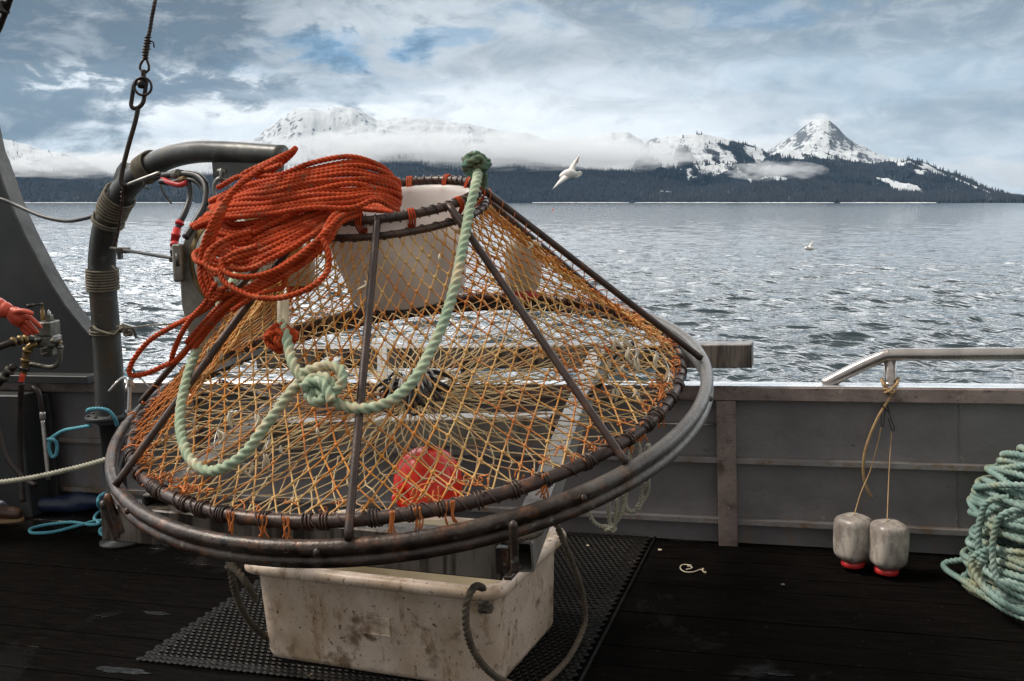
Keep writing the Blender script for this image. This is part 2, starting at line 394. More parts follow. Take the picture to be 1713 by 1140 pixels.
M['beam'] = mat('stained_front_beam', (.20, .175, .15), (.13, .11, .095), 6, .4, .15, .5, 50, bdist=.002, extra=[((.022, .016, .012), 16, .47, .58, .95, (1, 1, .07)), ((.20, .10, .045), 10, .58, .70, .6, (1, 1, .2))])
M['wall'] = mat('grey_painted_plate', (.205, .196, .202), (.148, .142, .147), 2.6, .42, .10, .55, 9, bdist=.012, detail=8, extra=[((.22, .12, .055), 6, .58, .72, .55, (1, 1, .14)), ((.05, .045, .045), 30, .66, .70, .8, one), ((.10, .095, .095), 3.5, .58, .78, .5, (1, 1, .5)), ((.33, .31, .30), 22, .66, .72, .5, one)])
M['rail'] = mat('scuffed_cap_rail', (.275, .225, .205), (.175, .135, .125), 7, .36, .25, .4, 40, bdist=.003, extra=[((.07, .045, .035), 11, .54, .66, .85, (.4, 1, .6)), ((.05, .035, .03), 60, .60, .66, .8, (.3, 1, 1)), ((.5, .48, .46), 20, .62, .72, .5, one)])
M['railtop'] = mat('wet_bare_aluminium', (.66, .67, .68), (.50, .51, .52), 9, .22, .5, .3, 60, bdist=.002, extra=[((.20, .17, .14), 14, .58, .72, .6, (1, 1, 1))])
M['ledge'] = mat('dirty_stiffener', (.25, .24, .24), (.18, .17, .17), 5, .4, .2, .3, 30, extra=[((.17, .10, .045), 10, .50, .64, .85, one)])
M['steeltube'] = mat('brushed_steel_tube', (.42, .39, .37), (.30, .275, .26), 7, .28, .75, .3, 60, bdist=.001, extra=[((.16, .12, .09), 10, .55, .72, .6, one)])
M['fin'] = mat('dark_steel_plate', (.019, .022, .024), (.030, .032, .033), 3, .55, .15, .3, 20, bdist=.003, extra=[((.085, .055, .035), 5, .58, .74, .6, (1, 1, .3))])
M['finedge'] = mat('worn_flange_edge', (.10, .098, .095), (.05, .049, .048), 8, .4, .4, .3, 30)
M['iron'] = mat('black_iron', (.022, .019, .018), (.05, .036, .03), 14, .4, .5, .5, 60, bdist=.002)
M['brightrod'] = mat('bare_steel_rod', (.5, .49, .47), (.32, .3, .28), 20, .3, .8)
M['brass'] = mat('tarnished_brass', (.24, .155, .055), (.13, .085, .04), 12, .4, .7, .3, 60)
M['valve'] = mat('greasy_valve_body', (.17, .165, .14), (.08, .075, .06), 16, .4, .5, .5, 40, extra=[((.20, .11, .05), 14, .55, .7, .7, one)])
M['block'] = mat('cast_block_cheek', (.27, .255, .22), (.13, .125, .115), 9, .5, .35, .6, 40, bdist=.004, extra=[((.19, .13, .07), 10, .55, .7, .6, one)])
M['disc'] = mat('painted_sheave', (.45, .43, .38), (.30, .26, .20), 9, .45, .1, .3, 40, extra=[((.20, .12, .05), 9, .52, .68, .8, one)])
M['tote'] = mat('dirty_white_plastic', (.74, .61, .51), (.60, .47, .37), 4.5, .40, 0, .35, 30, lo=.3, hi=.7, bdist=.004, detail=10, extra=[((.40, .28, .17), 3.1, .46, .66, .75, (1, 1, .7)), ((.30, .19, .10), 17, .55, .66, .7, (1, 1, .35)),
    ((.16, .095, .05), 6, .565, .66, .85, one), ((.05, .032, .018), 55, .60, .66, .9, (1, 1, .8)), ((.07, .045, .025), 14, .62, .68, .8, one), ((.30, .23, .15), 2.2, .50, .70, .6, one)])
M['totein'] = mat('cream_plastic', (.72, .65, .50), (.60, .53, .40), 5, .45, 0, .2, 30, extra=[((.30, .22, .13), 12, .60, .74, .5, one)])
M['cone'] = mat('white_funnel_plastic', (.84, .79, .76), (.76, .71, .68), 3, .38, 0, .1, 20, trans=.5)
M['jug'] = mat('grimy_translucent_jug', (.44, .40, .35), (.22, .19, .17), 9, .38, 0, .3, 40, lo=.42, hi=.58, bdist=.003, detail=8, extra=[((.14, .105, .095), 34, .50, .64, .6, (1, 1, .5)), ((.42, .30, .14), 16, .62, .72, .6, one)])
M['jugpale'] = mat('pale_bait_jar', (.62, .55, .46), (.48, .42, .34), 9, .35, 0, .2, 40, trans=.45, extra=[((.3, .22, .14), 18, .6, .72, .6, one)])
M['redlid'] = mat('red_screw_lid', (.52, .025, .025), (.36, .02, .02), 20, .35, 0, .2, 60, extra=[((.25, .16, .12), 30, .62, .7, .6, one)])
M['redball'] = mat('scuffed_red_buoy', (.95, .045, .020), (.80, .03, .016), 5, .32, 0, .25, 20, bdist=.004, extra=[((.35, .03, .02), 9, .56, .7, .6, one), ((.85, .35, .28), 22, .66, .74, .6, one)])
M['tube'] = mat('cream_tube', (.78, .68, .48), (.66, .56, .38), 9, .45)
M['mat'] = mat('black_mat_rubber', (.006, .0055, .005), (.014, .012, .011), 30, .55, 0, .5, 120, bdist=.002, spec=.18, extra=[((.20, .15, .09), 16, .64, .71, .55, one)])
M['glove'] = mat('orange_rubber_glove', (.62, .085, .035), (.46, .06, .03), 10, .42, 0, .4, 30, bdist=.004)
M['cloth'] = mat('dark_oilskin', (.012, .013, .014), (.024, .025, .026), 10, .5, 0, .3, 20)
M['skin'] = mat('skin', (.42, .25, .18), (.36, .21, .15), 10, .5)
M['hair'] = mat('dark_hair', (.03, .02, .015), (.05, .035, .025), 30, .6)
M['boot'] = mat('brown_boot_leather', (.075, .030, .016), (.045, .02, .012), 10, .4, 0, .3, 40)
M['sole'] = mat('tan_boot_sole', (.34, .23, .12), (.26, .17, .09), 10, .6)
M['tarp'] = mat('navy_tarp', (.010, .018, .045), (.018, .03, .07), 6, .4, 0, .5, 14, bdist=.02)
M['hosered'] = mat('red_hose_tape', (.60, .03, .03), (.45, .03, .03), 20, .4)
M['gull'] = mat('gull_white', (.82, .80, .77), (.72, .69, .66), 5, .7)
M['gullgrey'] = mat('gull_grey', (.42, .39, .37), (.34, .31, .30), 5, .7)
M['beak'] = mat('gull_beak', (.6, .42, .1), None, 5, .5)
M['scrap'] = mat('pale_twine_scrap', (.62, .55, .42), (.5, .42, .3), 20, .8)
M['float'] = mat('red_float', (.75, .06, .04), None, 5, .5)
M['darkfloat'] = mat('dark_float', (.03, .03, .035), None, 5, .5)
M['blackwhite'] = mat('white_cord', (.72, .71, .68), (.5, .48, .45), 12, .7)
M['orangetip'] = mat('red_orange_fitting', (.75, .06, .02), None, 5, .5)

# wet black deck boards
def deck_mat():
    m = bpy.data.materials.new('wet_black_deck_boards'); m.use_nodes = True; k = NT(m.node_tree)
    tc = k.n('ShaderNodeTexCoord').outputs['Object']
    v = k.mapping(tc, (1, 1, 1), (0, 0, math.atan2(BU[1], BU[0])*-1))
    g = k.noise(k.mapping(v, (1.2, 16, 8)), 5, 6, .6)
    big = k.noise(tc, 1.5, 5, .6, .4); sm = k.noise(tc, 34, 4, .6)
    col = k.mix(k.ramp(g, [(.35, 0.0), (.7, 1.0)]), (.0028, .0026, .0025), (.0075, .0062, .0055))
    col = k.mix(k.ramp(k.noise(tc, 60, 3, .7), [(.69, 0.0), (.75, .55)]), col, (.16, .13, .10))
    bs = k.n('ShaderNodeBsdfPrincipled'); k.L.new(col, bs.inputs['Base Color'])
    wet = k.ramp(big, [(.57, 0.0), (.63, 1.0)])
    ro = k.m('ADD', .50, k.m('MULTIPLY', k.m('SUBTRACT', g, .5), .35)); ro = k.mix(wet, (.5, .5, .5), (.10, .10, .10))
    rr = k.n('ShaderNodeSeparateColor'); k.L.new(ro, rr.inputs[0])
    k.L.new(k.m('ADD', rr.outputs[0], k.m('MULTIPLY', k.m('SUBTRACT', sm, .5), .14), clamp=True), bs.inputs['Roughness'])
    wsp = k.n('ShaderNodeSeparateColor'); k.L.new(wet, wsp.inputs[0]); k.L.new(k.m('ADD', .05, k.m('MULTIPLY', wsp.outputs[0], .30)), bs.inputs['Specular IOR Level'])
    k.L.new(k.m('ADD', 1.14, k.m('MULTIPLY', wsp.outputs[0], .25)), bs.inputs['IOR'])
    h = k.m('ADD', k.m('MULTIPLY', g, .6), k.m('MULTIPLY', sm, .5)); 
    h = k.m('MULTIPLY', h, k.m('SUBTRACT', 1.0, k.m('MULTIPLY', rr.outputs[0], 0.0)))
    b = k.n('ShaderNodeBump', ins={'Strength': .55, 'Distance': .004}); k.L.new(h, b.inputs['Height']); k.L.new(b.outputs[0], bs.inputs['Normal'])
    o = k.n('ShaderNodeOutputMaterial'); k.L.new(bs.outputs[0], o.inputs[0]); return m
M['deck'] = deck_mat()

# ---------------------------------------------------------------- numpy noise
def vnoise(x, y, seed=0):
    xi = np.floor(x).astype(np.int64); yi = np.floor(y).astype(np.int64); fx = x-xi; fy = y-yi
    def h(a, b):
        n = (a*374761393 + b*668265263 + seed*974634777) & 0xffffffff
        n = ((n ^ (n >> 13))*1274126177) & 0xffffffff
        return ((n ^ (n >> 16)) & 0xffff)/65535.0
    fx = fx*fx*(3-2*fx); fy = fy*fy*(3-2*fy)
    return (h(xi, yi)*(1-fx)+h(xi+1, yi)*fx)*(1-fy)+(h(xi, yi+1)*(1-fx)+h(xi+1, yi+1)*fx)*fy
def fbm(x, y, oct=5, seed=0, gain=.5):
    a = 1.0; s = 0; tot = 0
    for o in range(oct):
        s = s + a*vnoise(x*2**o+o*17.3, y*2**o+o*9.1, seed+o); tot += a; a *= gain
    return s/tot
def ridged(x, y, oct=5, seed=0):
    a = 1.0; s = 0; tot = 0
    for o in range(oct):
        s = s + a*(1-np.abs(2*vnoise(x*2**o+o*7.3, y*2**o+o*3.1, seed+o)-1)); tot += a; a *= .5
    return s/tot

SEA = -1.75
def grid_obj(name, V, rows, cols, mat_, attr=None, loc=(0, 0, 0), close=False):
    i = np.arange(rows-1)[:, None]*cols; j = np.arange(cols-1)[None]
    f = np.stack([i+j, i+j+1, i+cols+j+1, i+cols+j], -1).reshape(-1, 4)
    me = bpy.data.meshes.new(name)
    me.vertices.add(len(V)); me.vertices.foreach_set('co', (V-np.asarray(loc)).astype(np.float32).ravel())
    me.loops.add(f.size); me.loops.foreach_set('vertex_index', f.ravel().astype(np.int32))
    me.polygons.add(len(f)); me.polygons.foreach_set('loop_start', np.arange(0, f.size, 4, dtype=np.int32))
    me.polygons.foreach_set('use_smooth', np.ones(len(f), bool)); me.update(calc_edges=True)
    if attr is not None:
        for an, av in attr.items():
            a = me.attributes.new(an, 'FLOAT', 'POINT'); a.data.foreach_set('value', av.astype(np.float32).ravel())
    me.materials.append(mat_); o = bpy.data.objects.new(name, me); COL.objects.link(o); o.location = loc; return o

# ---------------------------------------------------------------- the sea
def make_sea():
    m = bpy.data.materials.new('cold_sea_water'); m.use_nodes = True; k = NT(m.node_tree)
    tc = k.n('ShaderNodeTexCoord').outputs['Object']
    dist = k.n('ShaderNodeVectorMath', operation='LENGTH'); k.L.new(tc, dist.inputs[0]); d = dist.outputs['Value']
    bs = k.n('ShaderNodeBsdfPrincipled', ins={'Base Color': (.018, .032, .038, 1), 'Roughness': .06, 'IOR': 1.40})
    v = k.mapping(tc, (1, 1.0, 1), (0, 0, .35))
    a = k.noise(k.mapping(v, (.8, 1.7, 1)), 3.2, 2, .5, .4)
    b_ = k.noise(k.mapping(v, (.7, 1.5, 1)), 1.15, 3, .5, .6)
    cc = k.noise(k.mapping(v, (.5, 1.7, 1)), .14, 5, .62, .5)
    f1 = k.sstep(d, 260, 30); f2 = k.sstep(d, 1500, 120)
    h = k.m('ADD', k.m('MULTIPLY', k.m('MULTIPLY', a, f1), .045), k.m('MULTIPLY', k.m('MULTIPLY', b_, k.m('ADD', .25, k.m('MULTIPLY', f2, .75))), .20))
    h = k.m('ADD', h, k.m('MULTIPLY', cc, .36))
    b = k.n('ShaderNodeBump', ins={'Strength': .75, 'Distance': 1.0}); k.L.new(h, b.inputs['Height']); k.L.new(b.outputs[0], bs.inputs['Normal'])
    o = k.n('ShaderNodeOutputMaterial'); k.L.new(bs.outputs[0], o.inputs[0])
    a0 = np.linspace(R_(-52), R_(52), 1000); a1 = np.linspace(R_(52), R_(308), 90)[1:]
    az_ = np.r_[a0, a1]
    r = [2.5, 6, 9, 11.5]
    while r[-1] < 62: r.append(r[-1]*1.0040)
    while r[-1] < 420: r.append(r[-1]*1.0068)
    while r[-1] < 24000: r.append(r[-1]*1.09)
    r = np.array(r); A, Rr = np.meshgrid(az_, r); x = Rr*np.sin(A); y = Rr*np.cos(A); z = np.zeros_like(x)
    hx_ = 0; hy_ = 0; rng = np.random.default_rng(3); wx = (fbm(x*.25, y*.25, 3, 5)-.5)*2.2; wy = (fbm(x*.25+9, y*.25, 3, 8)-.5)*2.2
    for i in range(38):
        lam = 0.34*1.078**i; th = 2.0+rng.normal()*.48; kx, ky = math.cos(th)*2*math.pi/lam, math.sin(th)*2*math.pi/lam
        amp = .0078*lam*(1.0 if lam < 1.5 else (1.5/lam)**1.7)*(.6+.8*rng.random()); ph = rng.random()*6.28
        mod = .58+.85*vnoise(x/(lam*3.3)+i*3.7, y/(lam*3.3), 40+i)
        fade = np.clip(1.6-Rr*.0065*3.2/lam, 0, 1)
        s_ = np.sin(kx*(x+wx*min(1, lam))+ky*(y+wy*min(1, lam))+ph)
        A_ = amp*mod*fade*1.45; c2_ = np.cos(kx*(x+wx*min(1, lam))+ky*(y+wy*min(1, lam))+ph)
        z += A_*s_; hx_ = hx_+A_*c2_*kx/np.hypot(kx, ky)*1.0; hy_ = hy_+A_*c2_*ky/np.hypot(kx, ky)*1.0
    fd = np.clip((420-Rr)/120, 0, 1); z *= fd; x = x+hx_*fd; y = y+hy_*fd
    V = np.stack([x, y, z+SEA], -1).reshape(-1, 3)
    o = grid_obj('sea', V, len(r), len(az_), m, loc=(0, 0, SEA)); tag(o, kind='structure'); return o
make_sea()

# ---------------------------------------------------------------- mountains
def terrain_mat():
    m = bpy.data.materials.new('snow_rock_and_forest_slope'); m.use_nodes = True; k = NT(m.node_tree)
    tc = k.n('ShaderNodeTexCoord').outputs['Object']
    fo = k.n('ShaderNodeAttribute', attribute_name='forest').outputs['Fac']; rk = k.n('ShaderNodeAttribute', attribute_name='rock').outputs['Fac']
    fine = k.noise(tc, .03, 7, .75); f2 = k.noise(tc, .009, 5, .6)
    fine2 = k.noise(k.mapping(tc, (1, 1, .6)), .085, 6, .8)
    fo = k.m('ADD', fo, k.m('MULTIPLY', k.m('SUBTRACT', fine2, .5), 1.5))
    fn = k.m('ADD', fo, k.m('ADD', k.m('MULTIPLY', k.m('SUBTRACT', fine, .5), 1.1), k.m('MULTIPLY', k.m('SUBTRACT', f2, .5), .7)))
    ff = k.ramp(fn, [(.42, 0.0), (.56, 1.0)])
    rf = k.ramp(k.m('ADD', rk, k.m('MULTIPLY', k.m('SUBTRACT', fine, .5), 2.8)), [(.52, 0.0), (.74, .9)])
    col = k.mix(rf, (.54, .57, .60), (.045, .055, .07))
    fc = k.mix(k.ramp(fine, [(.35, 0.0), (.75, 1.0)]), (.0020, .007, .018), (.007, .017, .032))
    col = k.mix(ff, col, fc)
    bs = k.n('ShaderNodeBsdfPrincipled', ins={'Roughness': .85}); k.L.new(col, bs.inputs['Base Color'])
    bs.inputs['Specular IOR Level'].default_value = .1
    b = k.n('ShaderNodeBump', ins={'Strength': .6, 'Distance': 12.0}); k.L.new(fine, b.inputs['Height']); k.L.new(b.outputs[0], bs.inputs['Normal'])
    o = k.n('ShaderNodeOutputMaterial'); k.L.new(bs.outputs[0], o.inputs[0]); return m
M['terrain'] = terrain_mat()
TREES = []      # (x, y, z, height)
def mountain(name, prof, r0, r1, fl, seed, amp=.16, cols=None, rows=90, power=1.15, rocky=.45, trees=True, snowpatch=.0, minf=0.0):
    """prof: skyline as (px, py); the slope climbs from the shore at r0 to the crest at r1. fl = tree line as a share of 400 m"""
    prof = np.array(prof, float); cols = cols or int((prof[-1, 0]-prof[0, 0])/1.6)
    px = np.linspace(prof[0, 0], prof[-1, 0], cols)
    py = np.interp(px, prof[:, 0], prof[:, 1])
    kx = max(3, int(len(px)/110)); ker = np.hanning(kx+2); ker /= ker.sum(); py = np.convolve(np.pad(py, kx, mode='edge'), ker, 'same')[kx:-kx]
    azs = np.arctan((px-856.5)/FPX)
    elv = (338-py)/FPX/np.cos(azs)*0+ (338-py)/FPX*np.cos(azs)   # tangent of the elevation seen from the camera
    elv = elv + (fbm(px*.03, px*0+seed, 5, seed)-.5)*.0030*np.clip((338-py)/40, .3, 2)
    s = np.linspace(0, 1.35, rows); S, Az = np.meshgrid(s, azs, indexing='ij')
    Rr = r0+(r1-r0)*S
    H = np.maximum(elv, .0005)[None]*r1 + (1.85-SEA)
    g = np.where(S <= 1, np.clip(S, 0, 1)**power, 1-(S-1)*1.6)
    x = Rr*np.sin(Az); y = Rr*np.cos(Az)
    u_ = x/620.; v_ = y/620.
    nz = ridged(u_+seed, v_, 6, seed)-.62; nf = fbm(x/130., y/130., 5, seed+50)-.5
    env = np.clip(S*3, 0, 1)*np.clip((1-S)*3.0, 0, 1)
    z = H*g + env*H*(nz*amp*3.2+nf*amp*1.5) + np.where(S > .9, nf*H*.05, 0)
    z = np.maximum(z, 0)*1.0 + np.where(S < .02, -3, 1.0)
    top = ((z-(1.85-SEA))/Rr).max(0); k_ = np.maximum(elv, .0005)/np.maximum(top, .0005)
    kw = 31; k_ = np.convolve(np.pad(k_, kw//2, mode='edge'), np.hanning(kw)/np.hanning(kw).sum(), 'valid'); z = z*np.clip(k_, .5, 1.4)[None]
    # forest mask : below the tree line and on the ribs
    el_px = z/Rr*FPX          # how many photo pixels high this spot is
    tl = fl + (fbm(x/420., y/420., 5, seed+9)-.5)*60 + (ridged(x/260., y/800., 4, seed+3)-.6)*44
    forest = np.clip((tl-el_px)/14+.5, 0, 1)
    if snowpatch: forest = forest*np.clip(1-(fbm(x/170., y/340., 5, seed+77)-.5-(.5-snowpatch))*14, 0, 1)
    forest = np.maximum(forest, minf*np.clip((fbm(x/90., y/200., 4, seed+31)-.45)*6, 0, 1))
    forest = np.where(el_px < 9, 1.0, forest)
    gy = np.gradient(z, axis=0)/np.maximum(np.gradient(Rr, axis=0), 1); gx = np.gradient(z, axis=1)/np.maximum(np.abs(np.gradient(x, axis=1)), 1)
    rock = np.clip(rocky*(np.abs(gx)*1.1+np.abs(gy)*.35)+.25*(fbm(x/150, y/150, 4, seed+4)-.5), 0, 1)
    V = np.stack([x, y, z+SEA], -1).reshape(-1, 3)
    o = grid_obj(name, V, rows, cols, M['terrain'], dict(forest=forest, rock=rock)); tag(o, kind='structure')
    if trees:
        m = min(14000, int(cols*rows*.16)); ii = RNG.integers(0, int(rows/1.35), m); jj = RNG.integers(0, cols, m)
        keep = (forest[ii, jj]+RNG.normal(size=m)*.27 > .55) & (z[ii, jj] > .5)
        ii, jj = ii[keep], jj[keep]
        sp = (r1-r0)/rows
        TREES.append(np.stack([x[ii, jj]+RNG.normal(size=len(ii))*4, y[ii, jj]+RNG.normal(size=len(ii))*2, z[ii, jj]+SEA, 12+13*RNG.random(len(ii))], 1))
        # a dense fringe along the crest
    return o
HLS = ((-420, 300), (-300, 262), (-160, 240), (-60, 214), (0, 232), (35, 236), (75, 248), (110, 258), (150, 272), (200, 296), (240, 318), (262, 334))
mountain('mountain', HLS, 4300, 6200, 60, 11, .12, snowpatch=.36)
mountain('hills', ((120, 334), (170, 300), (215, 292), (280, 296), (360, 291), (430, 298), (560, 292), (640, 262), (700, 256), (760, 262), (840, 262), (900, 272), (960, 281), (1020, 287), (1060, 289), (1110, 300), (1160, 312), (1215, 330), (1230, 336)), 3900, 5400, 130, 23, .10, snowpatch=.24, power=.95)
mountain('mountain', ((380, 300), (430, 240), (452, 222), (478, 203), (505, 190), (525, 185), (548, 188), (575, 185), (600, 187), (618, 195), (635, 205), (668, 203), (705, 201), (745, 204), (790, 211), (840, 220), (890, 229), (925, 240), (960, 252), (1010, 280), (1040, 300)), 5600, 8200, 42, 37, .14, rocky=.55, trees=False)
mountain('mountain', ((920, 290), (950, 246), (985, 232), (1015, 226), (1045, 225), (1068, 236), (1095, 262), (1120, 290)), 5800, 7400, 40, 41, .1, rocky=.4, trees=False)
mountain('mountain', ((1040, 322), (1062, 262), (1082, 236), (1110, 232), (1140, 227), (1170, 229), (1205, 235), (1235, 243), (1262, 253), (1290, 263), (1320, 276), (1360, 292), (1420, 310), (1480, 330)), 4500, 5900, 64, 53, .20, snowpatch=.42, rocky=.75, minf=1.0)
mountain('mountain', ((1190, 285), (1250, 268), (1285, 250), (1305, 238), (1325, 225), (1338, 212), (1350, 206), (1362, 204), (1374, 207), (1388, 217), (1402, 231), (1418, 243), (1440, 252), (1465, 262), (1500, 270), (1530, 276), (1570, 292), (1620, 314), (1660, 334)), 5200, 7400, 46, 67, .13, rocky=.85, trees=False)
mountain('mountain', ((1240, 300), (1282, 262), (1300, 254), (1340, 256), (1380, 262), (1420, 272), (1455, 277), (1490, 272), (1512, 266), (1540, 274), (1575, 287), (1610, 300), (1650, 317), (1685, 329), (1713, 335)), 4300, 5600, 60, 71, .16, snowpatch=.44, rocky=.7, minf=1.0)
mountain('hills', ((1095, 334), (1160, 318), (1220, 310), (1290, 303), (1340, 300), (1400, 309), (1470, 318), (1540, 326), (1620, 330), (1700, 334), (1760, 333), (1900, 330), (2100, 326)), 3700, 4700, 130, 83, .08, snowpatch=.22)
mountain('distant_mountains', ((100, 296), (150, 262), (185, 255), (215, 262), (250, 250), (275, 256), (300, 244), (330, 236), (355, 233), (380, 238), (410, 235), (450, 243), (520, 262)), 9500, 12500, 26, 91, .1, rocky=.5, trees=False, rows=50)
mountain('distant_mountains', ((1560, 326), (1600, 316), (1630, 318), (1660, 322), (1700, 327), (1760, 330), (1860, 318), (1990, 300), (2150, 290)), 9500, 11500, 20, 97, .1, rocky=.4, trees=False, rows=40)

def forest():
    T = np.concatenate(TREES); 
    if len(T) > 42000: T = T[RNG.permutation(len(T))[:42000]]
    n = len(T); h = T[:, 3]; r = h*.20
    ang = np.arange(5)*2*np.pi/5
    base = T[:, None, :3]+np.stack([np.cos(ang)[None]*r[:, None], np.sin(ang)[None]*r[:, None], np.zeros((n, 5))-2.0], -1)
    tip = (T[:, :3]+np.stack([h*0, h*0, h], 1))[:, None]
    V = np.concatenate([base, tip], 1).reshape(-1, 3)
    o_ = np.arange(n)[:, None]*6; j = np.arange(5)[None]
    f = np.stack([o_+j, o_+(j+1) % 5, o_+5+0*j], -1).reshape(-1, 3)
    me = bpy.data.meshes.new('forest'); me.vertices.add(len(V)); me.vertices.foreach_set('co', V.astype(np.float32).ravel())
    me.loops.add(f.size); me.loops.foreach_set('vertex_index', f.ravel().astype(np.int32))
    me.polygons.add(len(f)); me.polygons.foreach_set('loop_start', np.arange(0, f.size, 3, dtype=np.int32)); me.update(calc_edges=True)
    me.materials.append(mat('spruce_forest', (.0025, .008, .019), (.009, .020, .036), .02, .9, lo=.4, hi=.66, extra=[((.25, .28, .31), .012, .60, .70, .35, one)]))
    o = bpy.data.objects.new('forest', me); COL.objects.link(o)
    tag(o, 'dark spruce forest with snow dusting covering the far shore', 'forest', kind='stuff')
forest()

# snow covered ice edge along the far shore
def shore():
    mb = MB()
    for (x0, x1, d) in ((-40, 60, 3650), (60, 330, 3780), (890, 1050, 3800), (1060, 1240, 3720), (1235, 1390, 3640), (1400, 1560, 3600)):
        xs = np.linspace(x0, x1, 40); az_ = np.arctan((xs-856.5)/FPX)
        w = 12+26*fbm(xs*.12, xs*0+d, 3, 5); top = 1.1+1.6*fbm(xs*.2, xs*0+d, 3, 9)*np.sin(np.linspace(0, np.pi, 40))**.3
        for k in range(39):
            q = []
            for kk in (k, k+1):
                sn, cs = math.sin(az_[kk]), math.cos(az_[kk])
                q += [(sn*d, cs*d, SEA-.5), (sn*(d+2), cs*(d+2), SEA+top[kk]), (sn*(d+w[kk]), cs*(d+w[kk]), SEA+top[kk]*1.1)]
            mb.add(q, [(0, 3, 4, 1), (1, 4, 5, 2)])
    o = mb.build('shore_ice', mat('snowy_shore_ice', (.82, .85, .87), (.65, .70, .73), .05, .7)); tag(o, kind='structure')
shore()

# ---------------------------------------------------------------- low cloud banks on the mountains and the haze
def cloud(name, px, py, d, wpx, hpx, dep, dens, label, seed, sc=6.0):
    m = bpy.data.materials.new(name+'_vapour'); m.use_nodes = True; k = NT(m.node_tree)
    tc = k.n('ShaderNodeTexCoord').outputs['Object']
    ln = k.n('ShaderNodeVectorMath', operation='LENGTH'); k.L.new(tc, ln.inputs[0])
    nz = k.noise(k.mapping(tc, (sc*.5, sc*.3, sc*.22), loc=(seed, seed*.7, 0)), 1.0, 6, .62, .3)
    r_ = k.m('ADD', ln.outputs['Value'], k.m('MULTIPLY', k.m('SUBTRACT', nz, .5), 3.1))
    f = k.sstep(r_, .98, .30)
    pv = k.n('ShaderNodeVolumePrincipled', ins={'Color': (.92, .935, .95, 1), 'Anisotropy': .2}); k.L.new(k.m('MULTIPLY', f, dens), pv.inputs['Density'])
    o_ = k.n('ShaderNodeOutputMaterial'); k.L.new(pv.outputs[0], o_.inputs['Volume'])
    c_ = P(px, py, d); s_ = d/FPX
    th = np.linspace(0, np.pi, 13); ph = np.linspace(0, 2*np.pi, 25)[:-1]
    V = [(math.sin(a)*math.cos(b), math.sin(a)*math.sin(b), math.cos(a)) for a in th for b in ph]
    F = [(i*24+j, (i+1)*24+j, (i+1)*24+(j+1) % 24, i*24+(j+1) % 24) for i in range(12) for j in range(24)]
    me = bpy.data.meshes.new(name); me.from_pydata(V, [], F); me.materials.append(m)
    o = bpy.data.objects.new(name, me); COL.objects.link(o); o.location = c_; o.scale = (wpx*s_, dep, hpx*s_)
    try: m.cycles.volume_step_rate = 1.0
    except Exception: pass
    return tag(o, label, 'low cloud', 'low clouds on the mountains', 'stuff')
cloud('low_cloud', 770, 252, 4900, 440, 36, 340, .0062, 'long white cloud bank across the foot of the snow mountain in the middle', 3.0, 13)
cloud('low_cloud', 610, 238, 5200, 150, 20, 260, .0060, 'pale cloud puff against the left shoulder of the snow mountain', 43.0, 6)
cloud('low_cloud', 1000, 262, 5300, 210, 30, 350, .007, 'white cloud drifting in front of the rounded snow hill right of the middle', 7.0, 6)
cloud('low_cloud', 150, 276, 4200, 260, 24, 420, .0045, 'torn grey cloud over the dark forest mountain at far left', 11.0, 7)
cloud('low_cloud', 330, 262, 5800, 190, 30, 600, .0040, 'pale mist between the left mountain and the middle one', 17.0, 6)
cloud('low_cloud', 1295, 286, 4250, 90, 17, 200, .0060, 'small cloud wisp on the slope below the pointed peak', 23.0, 5)
cloud('low_cloud', 1290, 250, 7600, 130, 26, 400, .0025, 'soft cloud behind the rounded hill beside the pointed peak', 29.0, 5)
cloud('low_cloud', 1366, 206, 7300, 42, 16, 220, .0060, 'thin cloud cap on the pointed peak', 31.0, 4)
cloud('low_cloud', 1690, 290, 6800, 200, 30, 500, .0012, 'thin cloud trailing behind the mountain at far right', 37.0, 5)
def haze():
    mb = MB(); mb.box((0, 3000, 940), np.eye(3), (14500, 13500, 960)); o = mb.build('haze', None or mat('tmp', (1, 1, 1)))
    m = bpy.data.materials.new('thin_blue_air'); m.use_nodes = True; k = NT(m.node_tree)
    pv = k.n('ShaderNodeVolumePrincipled', ins={'Color': (.42, .70, 1.0, 1), 'Density': .000015, 'Anisotropy': .2})
    o_ = k.n('ShaderNodeOutputMaterial'); k.L.new(pv.outputs[0], o_.inputs['Volume']); o.data.materials[0] = m
    tag(o, kind='stuff'); o['label'] = 'thin blue air over the whole bay'; o['category'] = 'haze'
haze()

# ================================================================ THE BOAT
AX = BM.copy()
def bbox(mb, u0, u1, v0, v1, w0, w1, bev=.003):
    return mb.box(B((u0+u1)/2, (v0+v1)/2, (w0+w1)/2), AX, ((u1-u0)/2, (v1-v0)/2, (w1-w0)/2), bev)
# deck boards with open seams
def deck():
    mb = MB(); w = .178; v = -7.6
    while v < -.005:
        v2 = min(v+w-.007, -.002); bbox(mb, -6.2, 3.6, v, v2, -.03+RNG.normal()*.0006, 0+RNG.normal()*.0009, .0015); v += w
    tag(mb.build('deck', M['deck']), kind='structure')
    mb = MB(); bbox(mb, -6.2, 3.6, -7.6, .06, -1.2, -.032, 0); bbox(mb, -6.2, 3.6, .012, .09, -2.6, .76, .0)
    tag(mb.build('hull', M['wall']), kind='structure')
deck()
